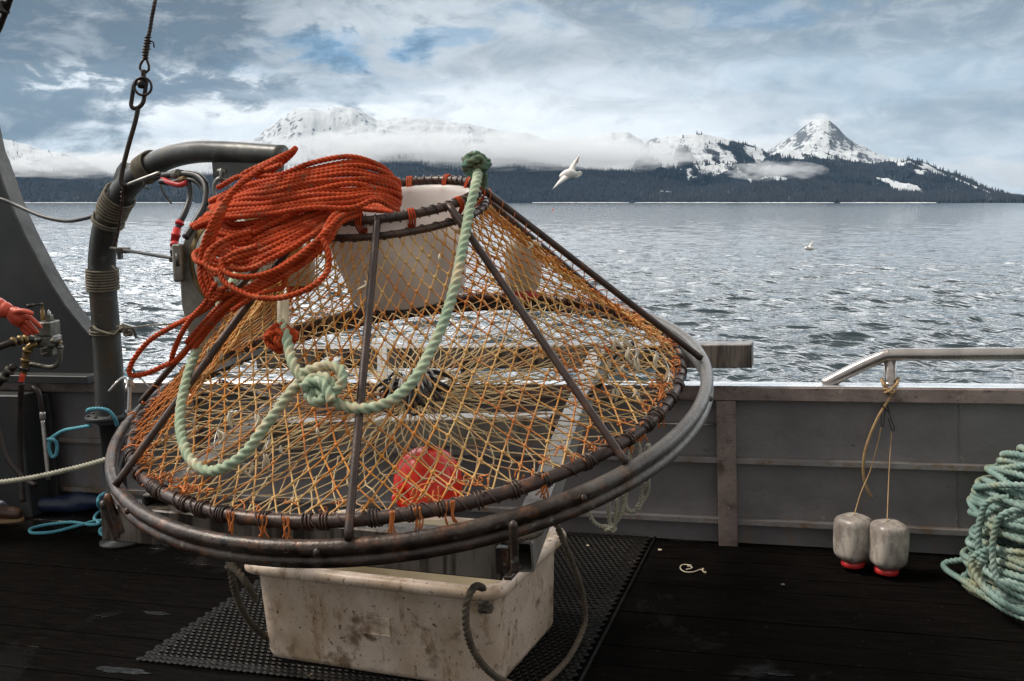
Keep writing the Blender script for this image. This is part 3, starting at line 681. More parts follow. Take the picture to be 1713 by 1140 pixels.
# bulwark
bw_ = thing('bulwark', 'grey painted steel bulwark with ledges and a wet metal cap rail above the black deck', 'bulwark', B(0, 0, 0))
mb = MB(); bbox(mb, -6.2, 3.6, -.004, .009, .0, .775, 0); mb.build('plate', M['wall'], bw_)
mb = MB(); bbox(mb, -6.2, 3.6, -.066, .075, .772, .846, .006); mb.build('cap_rail', M['rail'], bw_)
mb = MB(); bbox(mb, -6.2, 3.6, -.058, .070, .8465, .850, .001); mb.build('rail_top', M['railtop'], bw_)
for (w0) in (.466, .140):
    mb = MB()
    bbox(mb, -6.2, 3.6, -.052, -.006, w0-.008, w0, .002); bbox(mb, -6.2, 3.6, -.056, -.0525, w0-.026, w0+.002, .001)
    mb.build('ledge', M['ledge'], bw_)
for u0 in (.352, -1.28, -2.9, 1.98):
    mb = MB(); bbox(mb, u0, u0+.098, -.075, -.0575, .0, .771, .003); bbox(mb, u0+.002, u0+.010, -.0572, -.005, .0, .771, 0); bbox(mb, u0+.088, u0+.096, -.0572, -.005, .0, .771, 0)
    mb.build('post', M['rail'], bw_)
mb = MB(); mb.sweep(spline([B(-1.18, -.045, .642), B(.35, -.045, .642)], .3), .0075, 10); mb.build('rod', M['steeltube'], bw_)
mb = MB()          # vertical weld bead
q = [B(1.505+.002*math.sin(k*1.7), -.006, .14+k*.0125) for k in range(26)]; mb.blobs(q, .0048)
q = [B(1.51+.002*math.sin(k*1.7), -.006, .475+k*.0125) for k in range(24)]; mb.blobs(q, .0042); mb.build('weld_bead', M['wall'], bw_)

# hand rail on the right
hr = thing('hand_rail', 'brushed tubular hand rail with one slanted end on the cap rail at right', 'hand rail', onwall(1488, 640))
hd = 4.86
pa = P(1378, 641, 4.96); pb = P(1482, 594, 4.86); pcx = P(1800, 592, 4.54)
mb = MB(); mb.sweep(spline([pa-BW*.01, pa*.5+pb*.5, pb-(pb-pa)*.12, pb+(pcx-pb)*.03, pb*.7+pcx*.3, pb*.3+pcx*.7, pcx], .02), .031, 20); mb.build('tube', M['steeltube'], hr)
mb = MB(); q = P(1489, 640, 4.86); mb.lathe([(.040, -.004), (.040, .004), (.0315, .009), (.030, .012), (.030, .135)], q-BW*.006, [BU, BV, BW], 20, capb=True); mb.build('post', M['steeltube'], hr)
mb = MB(); mb.lathe([(.0325, 0), (.034, .004), (.0325, .008)], pb+(pcx-pb)*.004, [BV, BW, BU], 20); mb.build('weld', M['steeltube'], hr)

# lashing on the hand rail and hanging jugs
lash = thing('lashing', 'tan lashing knotted round the hand rail post with its loose end hanging down', 'rope', P(1488, 640, 4.8))
mb = MB(); y_ = 4.80
rope(mb, pp([(1475, 634, 4.86), (1478, 643, 4.80), (1488, 652, y_), (1500, 643, 4.80), (1503, 633, 4.86)]), .0065, 9)
rope(mb, pp([(1478, 640, 4.84), (1484, 650, y_), (1490, 662, y_-.01), (1482, 676, y_), (1468, 700, y_), (1455, 730, y_), (1446, 760, y_), (1444, 790, y_), (1449, 815, y_), (1458, 832, y_)]), .0062, 9)
knot(mb, P(1487, 654, y_-.012), .017, .0055); mb.build('cord', M['manila'], lash)
mb = MB(); cord(mb, pp([(1476, 678, y_), (1474, 710, y_), (1478, 712, y_), (1481, 680, y_)]), .002); cord(mb, pp([(1484, 678, y_), (1490, 700, y_), (1496, 716, y_), (1493, 722, y_), (1486, 700, y_)]), .0022)
cord(mb, pp([(1475, 676, y_-.01), (1480, 684, y_-.01), (1488, 690, y_-.01)]), .003); mb.build('clip', M['iron'], lash)
def jug_mesh():
    b = MB(); Rj = .0775
    b.lathe([(.0, .232), (.035, .232), (.056, .229), (.068, .222), (.0755, .210), (.079, .19), (.080, .15), (.0805, .10), (.079, .06), (.075, .042), (.066, .028), (.054, .022), (.052, .016), (.0, .016)], (0, 0, 0), np.eye(3), 36, sq=1.4)
    return b
def lid_mesh():
    b = MB(); n = 72; th = np.arange(n)*2*np.pi/n; prof = [(.0, -.016), (.050, -.016), (.054, -.013), (.055, -.004), (.0545, .010), (.050, .0125), (.0, .0125)]
    V = []
    for (r, h) in prof:
        rr = r*(1+(.022*(np.arange(n) % 4 < 2) if r > .053 else 0)); V.append(np.stack([rr*np.cos(th), rr*np.sin(th), np.full(n, h)], 1))
    V = np.concatenate(V); i = np.arange(len(prof)-1)[:, None]*n; j = np.arange(n)[None]
    b.add(V, np.stack([i+j, i+(j+1) % n, i+n+(j+1) % n, i+n+j], -1).reshape(-1, 4), True); return b
def hang_jug(px, py, d, label, line, rz, s=1.0, tilt=0):
    c0 = P(px, py, d); t_ = thing('bait_jug', label, 'jug', c0, 'jugs hanging on the bulwark')
    jb = jug_mesh(); lb = lid_mesh(); cr, sr = math.cos(rz), math.sin(rz); Rm = np.array([[cr, sr, 0], [-sr, cr, 0], [0, 0, 1]])
    ct, st = math.cos(tilt), math.sin(tilt); Rm = Rm@np.array([[ct, 0, st], [0, 1, 0], [-st, 0, ct]])
    for b in (jb, lb): b.v = [(v*s)@Rm + c0 for v in b.v]
    jb.build('jar', M['jug'], t_); lb.build('lid', M['redlid'], t_)
    mb = MB(); cord(mb, pp(line), .0028, 6); mb.build('string', M['manila'], t_); return t_
hang_jug(1427, 941, 4.60, 'grimy white jug with red lid down hanging on the bulwark, the left and higher one', [(1429, 862, 4.60), (1440, 825, 4.72), (1455, 790, 4.78), (1466, 752, 4.79), (1474, 716, 4.79)], .5, 1.0, .04)
hang_jug(1483, 953, 4.50, 'grimy white jug with red lid down hanging on the bulwark, the right and lower one', [(1484, 874, 4.50), (1486, 820, 4.68), (1489, 760, 4.77), (1492, 722, 4.79)], .15, 1.0, -.02)

# green rope coil on the deck at right
def green_coil():
    mb = MB(); rng = np.random.default_rng(5)
    cx, cy = 1752, 0; d0 = 4.22; bx = P(cx, 1010, d0); zb = bx[2]-.02
    pts = []
    for i in range(44):
        h = .03+.0178*i
        f = i/43.
        R0 = (.322 if f < .30 else .312 if f < .80 else .30-(f-.80)*.6)
        if f > .96: R0 = .14
        off = rng.normal(size=2)*.016; ex = 1+rng.normal()*.04; til = np.array([.10, -.05])+rng.normal(size=2)*.08; ph = 1.3+.7*rng.normal(); w3 = .015+.02*rng.random()
        m = 14
        for k in range(m):
            a = (k/m+ i)*2*np.pi
            r = R0*(1+w3/.3*np.sin(3*a+ph)*.6+w3/.3*np.sin(2*a+ph*2)*.5)
            x, y = r*np.cos(a)*ex+off[0], r*np.sin(a)/ex*.95+off[1]
            sag = .045*math.sin(a*2+ph)*(0.5+f)
            pts.append([bx[0]+x, bx[1]+y, zb+h*.90+x*til[0]+y*til[1]+sag*.55+(.0-.10*(math.sin(a) < 0)*0)])
    rope(mb, pts, .0128, 11, amp=.24)
    for (a, top, bot) in ((3.30, .50, .22), (3.55, .47, .18)):
        def q(a_, r, h): return [bx[0]+r*math.cos(a_), bx[1]+r*math.sin(a_), zb+h]
        rope(mb, [q(a+.3, .30, top+.05), q(a+.1, .335, top+.02), q(a, .345, top-.03), q(a-.02, .355, (top+bot)/2), q(a+.06, .352, bot+.02), q(a+.25, .350, bot-.02), q(a+.6, .345, bot-.04), q(a+.9, .33, bot-.03)], .0128, 11, amp=.24)
    rope(mb, [P(1660, 925, 4.3), P(1632, 934, 4.40), P(1600, 938, 4.48), P(1580, 943, 4.52), P(1584, 954, 4.44), P(1612, 972, 4.28), P(1650, 1000, 4.12), P(1690, 1025, 4.0), P(1730, 1040, 3.93), P(1790, 1048, 3.9)], .0125, 11, amp=.24)
    for dd in (0, 1, 2):
        rope(mb, [P(1650-dd*2, 920+dd*8, 4.0), P(1627+dd*4, 935+dd*10, 4.05), P(1632+dd*6, 965+dd*6, 4.02), P(1665+dd*4, 1000+dd*3, 3.93-.02*dd), P(1710, 1024+dd*1, 3.88), P(1790, 1034+dd*2, 3.86)], .0140, 11, amp=.24)
    tag(mb.build('rope_coil', M['coil']), 'big heap of seafoam green rope coiled on the deck at the right edge', 'rope coil')
green_coil()

# standing water on the boards
mp = mat('standing_water', (.004, .004, .004), None, 5, .22, 0, 1.0, 30, bdist=.012, rvar=.12, spec=.3)
for k, (x, y, ra, rb) in enumerate(((262, 1026, .07, .018), (205, 1122, .12, .026), (1300, 1128, .05, .012), (1150, 905, .05, .012))):
    c_ = onpl(x, y, .0028); a = np.linspace(0, 2*np.pi, 61)[:-1]; rr_ = .55+.9*fbm(np.cos(a)*2.1+k*7, np.sin(a)*2.1+k*3, 4, 60+k)
    mb = MB(); mb.prism([c_+BU*ra*q*math.cos(t_)+BV*rb*q*math.sin(t_) for t_, q in zip(a, rr_)], .0008, BW); tag(mb.build('puddle', mp), kind='structure')

# rubber mat with round drain holes
def rubber_mat():
    mb = MB(); u0, u1, v0, v1 = -1.84, .0, -1.94, .0; cs = .030; nu = int((u1-u0)/cs); nv = int((v1-v0)/cs)
    V = []; F = []; n = 0; z1, z0 = .013, .003
    ang = (np.arange(8)+.5)*np.pi/4
    sqx = np.array([1, .414, -.414, -1, -1, -.414, .414, 1.])*.5; sqy = np.array([.414, 1, 1, .414, -.414, -1, -1, -.414])*.5
    for i in range(nu):
        for j in range(nv):
            if j % 2 and i == nu-1: continue
            cu, cv_ = u0+(i+.5+.5*(j % 2))*cs, v0+(j+.5)*cs
            hole = .0088 if (i > 1 and j > 1 and j < nv-2 and i < nu-3) else .001
            zz_ = z1+RNG.normal()*.0004
            for k in range(8): V.append(B(cu+np.sign(sqx[k])*.5*cs if abs(sqx[k]) > .4 else cu+sqx[k]*cs, cv_+(np.sign(sqy[k])*.5*cs if abs(sqy[k]) > .4 else sqy[k]*cs), zz_*.94))
            for k in range(8): V.append(B(cu+hole*1.15*math.cos(ang[k]-np.pi/4), cv_+hole*1.15*math.sin(ang[k]-np.pi/4), zz_+.0035))
            for k in range(8): V.append(B(cu+hole*math.cos(ang[k]-np.pi/4), cv_+hole*math.sin(ang[k]-np.pi/4), z0))
            for k in range(8):
                k2 = (k+1) % 8; F.append([n+k, n+k2, n+8+k2, n+8+k]); F.append([n+8+k, n+8+k2, n+16+k2, n+16+k])
            n += 24
    mb.add(V, F, False)
    bbox(mb, u1, u1+.012, v0, v1, .001, .010, .003)
    tag(mb.build('rubber_mat', M['mat']), 'black perforated rubber mat lying under the white tote', 'mat')
rubber_mat()

# fish tote
def tote():
    fl = B(-1.375, -1.87, .42); fr = B(-.215, -1.975, .42); L = np.linalg.norm(fr-fl); ax0 = (fr-fl)/L; ax2 = BW; ax1 = np.cross(ax2, ax0); D = .80
    base = (fl+fr)/2+ax1*D/2-BW*.405
    t_ = thing('fish_tote', 'dirty white plastic fish tote with brown stains standing on the black mat', 'tote', base)
    def loop(hx, hy, r, h, n=8):
        o = []
        for (sx_, sy_, a0) in ((1, 1, 0), (-1, 1, 90), (-1, -1, 180), (1, -1, 270)):
            for k in range(n+1):
                a = R_(a0+90*k/n); o.append(base+ax0*(sx_*(hx-r)+r*math.cos(a))+ax1*(sy_*(hy-r)+r*math.sin(a))+ax2*h)
        # extra points on the straight sides so that the wall can bow a little
        return o
    H = .42; hx, hy = L/2, D/2
    def loft(seq, capfirst=False, caplast=False):
        mb = MB(); V = []; n = None
        for s_ in seq: l = loop(*s_); n = len(l); V += l
        F = [[i*n+j, i*n+(j+1) % n, (i+1)*n+(j+1) % n, (i+1)*n+j] for i in range(len(seq)-1) for j in range(n)]
        if capfirst: F.append(list(range(n))[::-1])
        if caplast: F.append([(len(seq)-1)*n+j for j in range(n)])
        mb.add(V, F, True); return mb
    tp = .060
    mb = loft([(hx-tp-.03, hy-tp-.03, .06, 0), (hx-tp-.008, hy-tp-.008, .075, .008), (hx-tp, hy-tp, .08, .03), (hx-.045, hy-.045, .085, .36), (hx-.040, hy-.040, .085, .372),
               (hx-.012, hy-.012, .095, .374), (hx-.002, hy-.002, .10, .382), (hx, hy, .10, .402), (hx-.006, hy-.006, .10, .415), (hx-.018, hy-.018, .09, .420), (hx-.045, hy-.045, .085, .419), (hx-.055, hy-.055, .08, .410)], True)
    mb.build('shell', M['tote'], t_)
    mb = loft([(hx-.055, hy-.055, .08, .4095), (hx-.062, hy-.062, .075, .36), (hx-tp-.014, hy-tp-.014, .07, .05), (hx-tp-.05, hy-tp-.05, .05, .025)], False, True)
    mb.build('inside', M['totein'], t_)
    # raised plate moulded into the front wall
    tl = (tp-.045)/.33; fn = -ax1*math.cos(math.atan(tl))-ax2*math.sin(math.atan(tl)); fu = ax2*math.cos(math.atan(tl))-ax1*math.sin(math.atan(tl))
    def face(x, h): return base+ax0*x-ax1*(hy-tp+(h-.03)*tl)+ax2*h
    mb = MB(); mb.box(face(.035, .21)+fn*.001, [ax0, fu, fn], (.062, .036, .0025), .001)
    for (x, h, a, b_) in ((.035, .245, .062, .002), (.035, .175, .062, .002), (-.026, .21, .002, .036), (.096, .21, .002, .036)): mb.box(face(x, h)+fn*.004, [ax0, fu, fn], (a, b_, .002), .0008)
    mb.build('moulded_panel', M['tote'], t_)
    # rope handles
    mb = MB()
    hl = [P(385, 948, 3.16), P(398, 957, 3.12), P(412, 976, 3.10), P(428, 1004, 3.17)]
    rope(mb, hl, .0105, 11); knot(mb, P(392, 945, 3.18), .016, .0095)
    rope(mb, [P(386, 950, 3.16), P(392, 985, 3.20), P(405, 1020, 3.32), P(424, 1048, 3.55), onpl(448, 1068, .05), onpl(478, 1080, .014), onpl(520, 1088, .026), onpl(560, 1092, .026)], .0105, 11)
    mb.build('rope_handle', M['grime'], t_)
    mb = MB(); e = 3.04
    rope(mb, [P(806, 1022, 3.10), P(812, 1010, 3.02), P(818, 1012, 3.0)], .010, 11)
    knot(mb, P(812, 1017, 3.035), .013, .0085)
    rope(mb, [P(808, 984, 3.06), P(797, 981, 2.98), P(787, 992, 2.94), P(780, 1015, 2.93), P(780, 1050, 2.94), P(790, 1085, 2.98), P(810, 1115, 3.05), P(835, 1136, 3.14), P(870, 1150, 3.3), P(900, 1148, 3.42), P(925, 1130, 3.55), P(952, 1100, 3.72),
              P(972, 1062, 3.90), P(979, 1030, 3.95), P(972, 985, 3.88), P(958, 945, 3.75), P(944, 910, 3.66), P(934, 885, 3.62), P(926, 868, 3.62)], .0105, 11)
    mb.build('rope_handle', M['grime'], t_)
tote()
# dark hand-hole in the tote front at right
# wire scrap on the deck
mb = MB(); q = lambda x, y: onpl(x, y, .008)
cord(mb, [q(1157, 946), q(1142, 945), q(1138, 951), q(1146, 957), q(1160, 957), q(1172, 953), q(1178, 958)], .0028, 6); cord(mb, [q(1150, 945), q(1158, 950), q(1148, 953)], .003, 6); mb.blobs([q(1176, 953), q(1180, 958), q(1152, 947)], .007)
tag(mb.build('twine_scrap', M['scrap']), 'pale scrap of twine lying on the black deck right of the mat', 'twine scrap')
for k, (x, y, r, lb) in enumerate(((1104, 920, .013, 'tiny pale shell fragment on the deck beside the mat corner'), (983, 913, .011, 'tiny orange shell fragment on the black mat'), (1310, 978, .010, 'tiny dark leaf scrap on the deck below the left jug'))):
    mb = MB(); c_ = onpl(x, y, .014); a = np.arange(9)*2*np.pi/9; rr = r*(.6+.6*RNG.random(9)); top = [c_+BU*rr[i]*math.cos(a[i])+BV*rr[i]*.6*math.sin(a[i]) for i in range(9)]
    mb.prism(top, .005, BW); tag(mb.build('shell_fragment', M[('scrap', 'scrap', 'lash')[k]]), lb, 'scrap')

# ================================================================ THE CRAB POT
s_ = 1.15; PN = np.array([-.11887, -.21393, 1.0]); PN /= np.linalg.norm(PN)
PC = CAM+s_*(np.array([-.3332, 3.19987, 1.26675])-CAM)
PA = np.cross(PN, [0, 1, 0]); PA /= np.linalg.norm(PA); PB = np.cross(PN, PA)
def pot(th, R, h):           # th in degrees
    a = np.radians(th); f = np.clip(h/.7, 0, 1)
    a = np.asarray(a)[..., None]; return PC + (PN*np.asarray(h)[..., None]) - PA*.05*np.asarray(f)[..., None] + np.asarray(R)[..., None]*(np.cos(a)*PA+np.sin(a)*PB)
def ringc(R, h, n=180): return pot(np.linspace(0, 360, n, endpoint=False), np.full(n, R), np.full(n, h))
def ringdepth(x, y, h=0.0):
    r = ray(x, y); return ((PC+PN*h-CAM)@PN)/(r@PN)*r[1]
def surf(x, y, off=.02):
    """point on the front of the net cone seen at photo pixel x, y, lifted off by off"""
    r = ray(x, y); best = None
    for dd in np.arange(2.4, 5.2, .01):
        p = CAM+r*dd/r[1]*1.0; q = p-PC; h = q@PN
        c_ = q-PN*h+PA*.05*np.clip(h/.7, 0, 1); R = np.hypot(c_@PA, c_@PB)
        lim = 1.02+(.32-1.02)*h/.69
        if -.03 <= h <= .73 and R < lim+off: return p
    return P(x, y, ringdepth(x, y, .35))
BARS = [85, 130.5, 176, 220, 265, 310, 352, 392]; NEXT = BARS[1:]+[445]
cp = thing('crab_pot', 'large cone shaped crab pot of rusty hoops and orange netting tilted on the rack', 'crab pot', PC)
BASE[cp.name] = PC
h_top, R_top = .695, .302
CO = np.array([.0080, .0081, 0]); 
mb = MB(); mb.sweep(ringc(1.088, -.033)+CO, .0225, 18, closed=True)
mb.blobs(ringc(1.110, -.036, 9)+CO, .012); mb.build('base_hoop', M['galv'] if 0 else M['rust'], cp)
mb = MB(); mb.sweep(ringc(1.089, -.076)+CO, .0205, 18, closed=True); mb.build('lower_hoop', M['rust'], cp)
ir = ringc(1.0, .0, 400); mb = MB(); mb.sweep(ir, .0205, 16, closed=True); inner = mb.build('net_hoop', M['bar'], cp)
mb = MB(); mb.sweep(ringc(R_top, h_top, 100), .0150, 12, closed=True); tp_ = mb.build('top_hoop', M['ringwrap'], cp)
mb = MB(); mb.sweep(ringc(R_top+.018, h_top-.052, 100), .0125, 12, closed=True); mb.build('top_hoop', M['ringwrap'], cp)
for b_ in BARS:
    mb = MB(); q0 = pot(b_, R_top+.016, h_top-.002); q1 = pot(b_, 1.085, -.010)
    mb.sweep(np.stack([q0+(q1-q0)*k for k in np.linspace(-.01, 1.0, 40)]), .0125, 14); mb.build('bar', M['bar'], cp)
# cord lashed round the hoops
mb = MB(); th = np.linspace(0, 2*np.pi, 120)
helix(mb, np.concatenate([ir, ir[:1]]), .0235, .0026, .085, 6, .12, 12)
for k in range(58):
    a0 = k*360/58+RNG.normal()*1.2; n_ = RNG.integers(2, 5); sp = .35*n_
    helix(mb, pot(np.linspace(a0, a0+sp+.6, 8), np.full(8, 1.0), np.zeros(8)), .0245, .0030, .0085+.003*RNG.random(), 6, .08, 12)
mb.build('hoop_lashing', M['ringwrap'], cp)
mb = MB(); tr = ringc(R_top, h_top, 120); helix(mb, np.concatenate([tr, tr[:1]]), .0170, .0026, .032, 6, .12, 12)
t2 = ringc(R_top+.018, h_top-.052, 120); helix(mb, np.concatenate([t2, t2[:1]]), .0140, .0022, .05, 6, .12, 12); mb.build('hoop_lashing', M['ringwrap'], cp)
# bars wound with cord
mb = MB()
for b_ in BARS[2:7]:
    q0 = pot(b_, R_top+.016, h_top-.002); q1 = pot(b_, 1.0, .0); helix(mb, np.stack([q0+(q1-q0)*k for k in np.linspace(0, 1, 20)]), .0150, .0020, .055, 5, .1, 12)
mb.build('bar_lashing', M['tuft'], cp)

# side netting : a regular mesh on each panel between two bars
def side_net():
    sA, sB, kn = [], [], []
    for k, (b_, b2) in enumerate(zip(BARS, NEXT)):
        T0, T1 = pot(b_, R_top+.018, h_top-.052), pot(b2, R_top+.018, h_top-.052)
        B0, B1 = pot(b_, 1.0, .012), pot(b2, 1.0, .012); hw = math.radians(b2-b_)/2; arcw = (1-math.cos(hw))
        am, rows = .0205, 22
        ph = RNG.random(3)*6
        def pt(x, i):
            t_ = i/rows; t_ = t_+.012*math.sin(x*9+ph[2])*t_*(1-t_)*4; t_ = min(max(t_, 0), 1)
            wd = (1-t_)*np.linalg.norm(T1-T0)+t_*np.linalg.norm(B1-B0)
            s2 = x/wd+.5
            L_ = T0+(B0-T0)*t_; Rr = T1+(B1-T1)*t_; p = L_+(Rr-L_)*s2
            # the front of a hoop is curved, the netting follows it towards the hoop and sags a little between the bars
            out = (L_+Rr)/2-(PC+PN*((1-t_)*.64)); out /= np.linalg.norm(out)
            bul = 4*s2*(1-s2); arc = .076*t_**6+.02*(1-t_)**4
            p = p+out*bul*(arc*arcw/.076-.022*math.sin(math.pi*t_))
            p = p+out*.004*math.sin(x*23+ph[0]+i)+PN*.004*math.sin(i*2.1+ph[1]+x*17)
            return p, s2
        for i in range(rows):
            t_ = i/rows; t2 = (i+1)/rows
            a0 = am*(.86+.98*t_); a1 = am*(.86+.98*t2)
            nmax = 16
            for j in range(-nmax, nmax+1):
                if (i+j) % 2: continue
                x0 = j*a0; w0 = ((1-t_)*np.linalg.norm(T1-T0)+t_*np.linalg.norm(B1-B0))/2
                w1 = ((1-t2)*np.linalg.norm(T1-T0)+t2*np.linalg.norm(B1-B0))/2
                if abs(x0) <= w0:
                    kn.append(pt(x0, i)[0])
                for dj in (-1, 1):
                    x1 = (j+dj)*a1
                    in0, in1 = abs(x0) <= w0, abs(x1) <= w1
                    if not in0 and not in1: continue
                    if in0 and in1: f0, f1 = 0, 1
                    else:
                        d0, d1 = w0-abs(x0), w1-abs(x1); f = d0/(d0-d1)
                        f0, f1 = (0, f) if in0 else (f, 1)
                    A_ = pt(x0+(x1-x0)*f0, i+f0)[0]; B_ = pt(x0+(x1-x0)*f1, i+f1)[0]
                    sA.append(A_); sB.append(B_)
    mb = MB(); mb.tubes(sA, sB, .0027, 5); mb.blobs(kn, .0070)
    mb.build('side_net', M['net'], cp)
side_net()
def floor_net():
    sA, sB, kn = [], [], []; N = 78; rows = 14
    Rs = np.concatenate([np.linspace(.985, .46, 9), np.linspace(.39, .075, 6)])
    rng = np.random.default_rng(9); jr = rng.normal(size=(rows+2, N))*.0085; jz = rng.normal(size=(rows+2, N))*.007
    def pt(i, j):
        R = Rs[i]+(jr[i, j % N] if i else 0); f = 1-R
        a = (j+.5*(i % 2))*360/N+jr[i, (j*7) % N]*22*(1-R)*0+rng.normal()*.0
        h = -.005-.05*math.sin(min(1, f)*math.pi*.6)+jz[i, j % N]*(1 if i else 0)
        return pot(a, R, h)-PA*0
    for i in range(rows):
        for j in range(N):
            A_ = pt(i, j); kn.append(A_)
            for dj in (0, 1) if i % 2 else (-1, 0):
                sA.append(A_); sB.append(pt(i+1, j+dj))
    mb = MB(); mb.tubes(sA, sB, .0024, 5); mb.blobs(kn, .0056); mb.build('floor_net', M['floornet'], cp)
    mb = MB()
    for k in range(46):
        a = k*360/46+rng.normal()*3; r1 = .10+.09*rng.random(); r0 = .02
        cord(mb, [pot(a, r0, -.03+.02*rng.random()), pot(a+rng.normal()*4, r1*.5, -.01+.035*rng.random()), pot(a+rng.normal()*5, r1, -.045), pot(a+8, r1*.9, -.06)], .0052, 7)
    mb.build('closing_cord', M['black'], cp)
    mb = MB()
    for k in range(13):
        a = 40+k*15+rng.normal()*6; r1 = .055+.03*rng.random()
        cord(mb, [pot(a, .015, .0), pot(a, r1*.7, .035+.02*rng.random()), pot(a+4, r1+.01, .015), pot(a+3, r1+.012, -.03)], .0052, 8)
    mb.build('closing_cord', M['blackwhite'], cp)
floor_net()
# frayed tufts along the hoop
mb = MB()
for k in range(420):
    a = RNG.random()*360
    if 150 < (a % 360) < 215 or RNG.random() < .45 or 20 < a < 60: pass
    else:
        continue
    R0, h0 = 1.0-.05*RNG.random(), .02+.05*RNG.random()*RNG.random()
    q = pot(a, R0, h0); pts = [q]
    for i in range(3): q = q+RNG.normal(size=3)*.013-np.array([0, 0, .005]); pts.append(q)
    cord(mb, pts, .0024, 5, step=.006)
for a in (63, 70, 74, 92, 96, 101, 118, 139, 142, 150):
    for k in range(5):
        q = pot(a+RNG.normal()*.5, 1.0, .0)+BV*-.022; pts = [q+np.array([0, 0, .02]), q, q-np.array([RNG.normal()*.006, 0, .022]), q-np.array([RNG.normal()*.01, 0, .04+.02*RNG.random()])]; cord(mb, pts, .0026, 5, step=.006)
mb.build('frayed_twine', M['tuft'], cp)['kind'] = 'stuff'
# funnel
mb = MB(); AXP = np.stack([PA, PB, PN]); c0 = PC-PA*.05
mb.lathe([(.281, .672), (.276, .66), (.203, .352), (.196, .342), (.190, .348), (.264, .66), (.272, .680), (.281, .682), (.281, .672)], c0, AXP, 64); mb.build('funnel', M['cone'], cp)
mb = MB(); mb.sweep(PC-PA*.04+PN*.345+.199*(np.cos(th)[:-1, None]*PA+np.sin(th)[:-1, None]*PB), .005, 8, closed=True); mb.build('funnel_edge', M['black'], cp)
for a in (72, 104, 138, 171, 205, 232, 262, 292, 322, 350):
    mb = MB()
    for k in range(3):
        a2 = a+k*1.5; l = [pot(a2, R_top+.018, h_top+.002), pot(a2, R_top, h_top+.019), pot(a2, R_top-.021, h_top-.004), pot(a2, R_top-.028, h_top-.035), pot(a2+.3, R_top-.012, h_top-.05), pot(a2, R_top+.017, h_top-.02)]
        cord(mb, l, .0032, 6, closed=True, step=.006)
    mb.build('orange_tie', M['orange'], cp)
# bait jars hanging inside the pot
def jar(px, py, d, wpx, hpx, lidm, lid):
    c_ = P(px, py, d); k = d/FPX; r = wpx*k/2; h = hpx*k
    ax_ = np.stack([[1, 0, 0], [0, 1, 0], [0.03, 0, 1.]])
    mb = MB(); mb.lathe([(.0, h), (r*.7, h), (r*.93, h*.95), (r, h*.86), (r, h*.3), (r*.93, h*.16), (r*.72, h*.08), (r*.72, 0)], c_, ax_, 32, sq=.6); mb.build('bait_jar', M['jugpale'], cp)
    mb = MB(); mb.lathe([(.0, h*.09), (r*.78, h*.09), (r*.80, h*.06), (r*.80, -h*.05), (r*.76, -h*.07), (0, -h*.07)], c_, ax_, 32); mb.build('jar_lid', lidm, cp)
    mb = MB(); cord(mb, [c_+np.array([0, 0, h]), c_+np.array([.0, .01, h+.03]), c_+np.array([-.02, .03, h+.06])], .003); mb.build('jar_string', M['manila'], cp)
jar(500, 484, 3.75, 52, 74, M['orange'], 1); jar(874, 494, 3.95, 60, 92, M['redlid'], 1)
# wire hoops threaded with bait scraps
def scrap(l, w=.007):
    sp = spline(l, .006); ms = MB(); ms.sweep(sp, np.interp(np.linspace(0, 1, len(sp)), [0, .4, .8, 1], [.002, w, w*.7, .001]), 6); ms.build('bait_scrap', M['scrap'], cp)
for (px, py, rx, ry, d) in ((405, 733, 46, 50, None), (1068, 622, 52, 40, None), (1035, 585, 30, 26, None)):
    c_ = surf(px, py, -.05); k = c_[1]/FPX; a = np.linspace(0, 2*np.pi, 14)[:-1]
    pts = [c_+np.array([rx*k*math.cos(q), .03*math.sin(3*q), ry*k*math.sin(q)]) for q in a]
    mb = MB(); cord(mb, pts, .0018, 6, closed=True); mb.build('bait_wire', M['brightrod'], cp)
    for q in pts[::2]:
        for j in range(2):
            p0 = q+RNG.normal(size=3)*.004; l = [p0, p0-np.array([RNG.normal()*.008, .004, .018]), p0-np.array([RNG.normal()*.012, 0, .038+.02*RNG.random()])]
            scrap(l)
for (px, py) in ((530, 715), (470, 745), (620, 480), (885, 405), (735, 425), (1000, 620), (1045, 610), (1060, 650), (610, 470), (640, 700), (340, 560), (350, 580), (370, 590), (325, 700), (320, 780)):
    p0 = surf(px, py, -.0); l = [p0, p0-np.array([RNG.normal()*.008, .004, .014]), p0-np.array([RNG.normal()*.012, 0, .03])]
    scrap(l, .006)
# flat rubber strap inside, cream tube
mb = MB(); l = spline([P(325, 633, 3.75), P(390, 606, 3.8), P(440, 588, 3.9), P(478, 574, 4.0)], .02)
for i in range(len(l)-1): mb.beam(l[i], l[i+1], .05, .008, np.array([0, -.3, 1.0]), 0)
mb.build('rubber_strap', M['black'], cp)
mb = MB(); q = surf(474, 546, .02); mb.lathe([(0, -.01), (.030, -.01), (.031, .002), (.019, .006), (.0185, .085), (.0, .088)], q+np.array([0, 0, 0.0]), np.stack([[1, 0, 0], [0, 1, 0], [.02, .05, 1.]]), 24); mb.build('tube', M['tube'], cp)

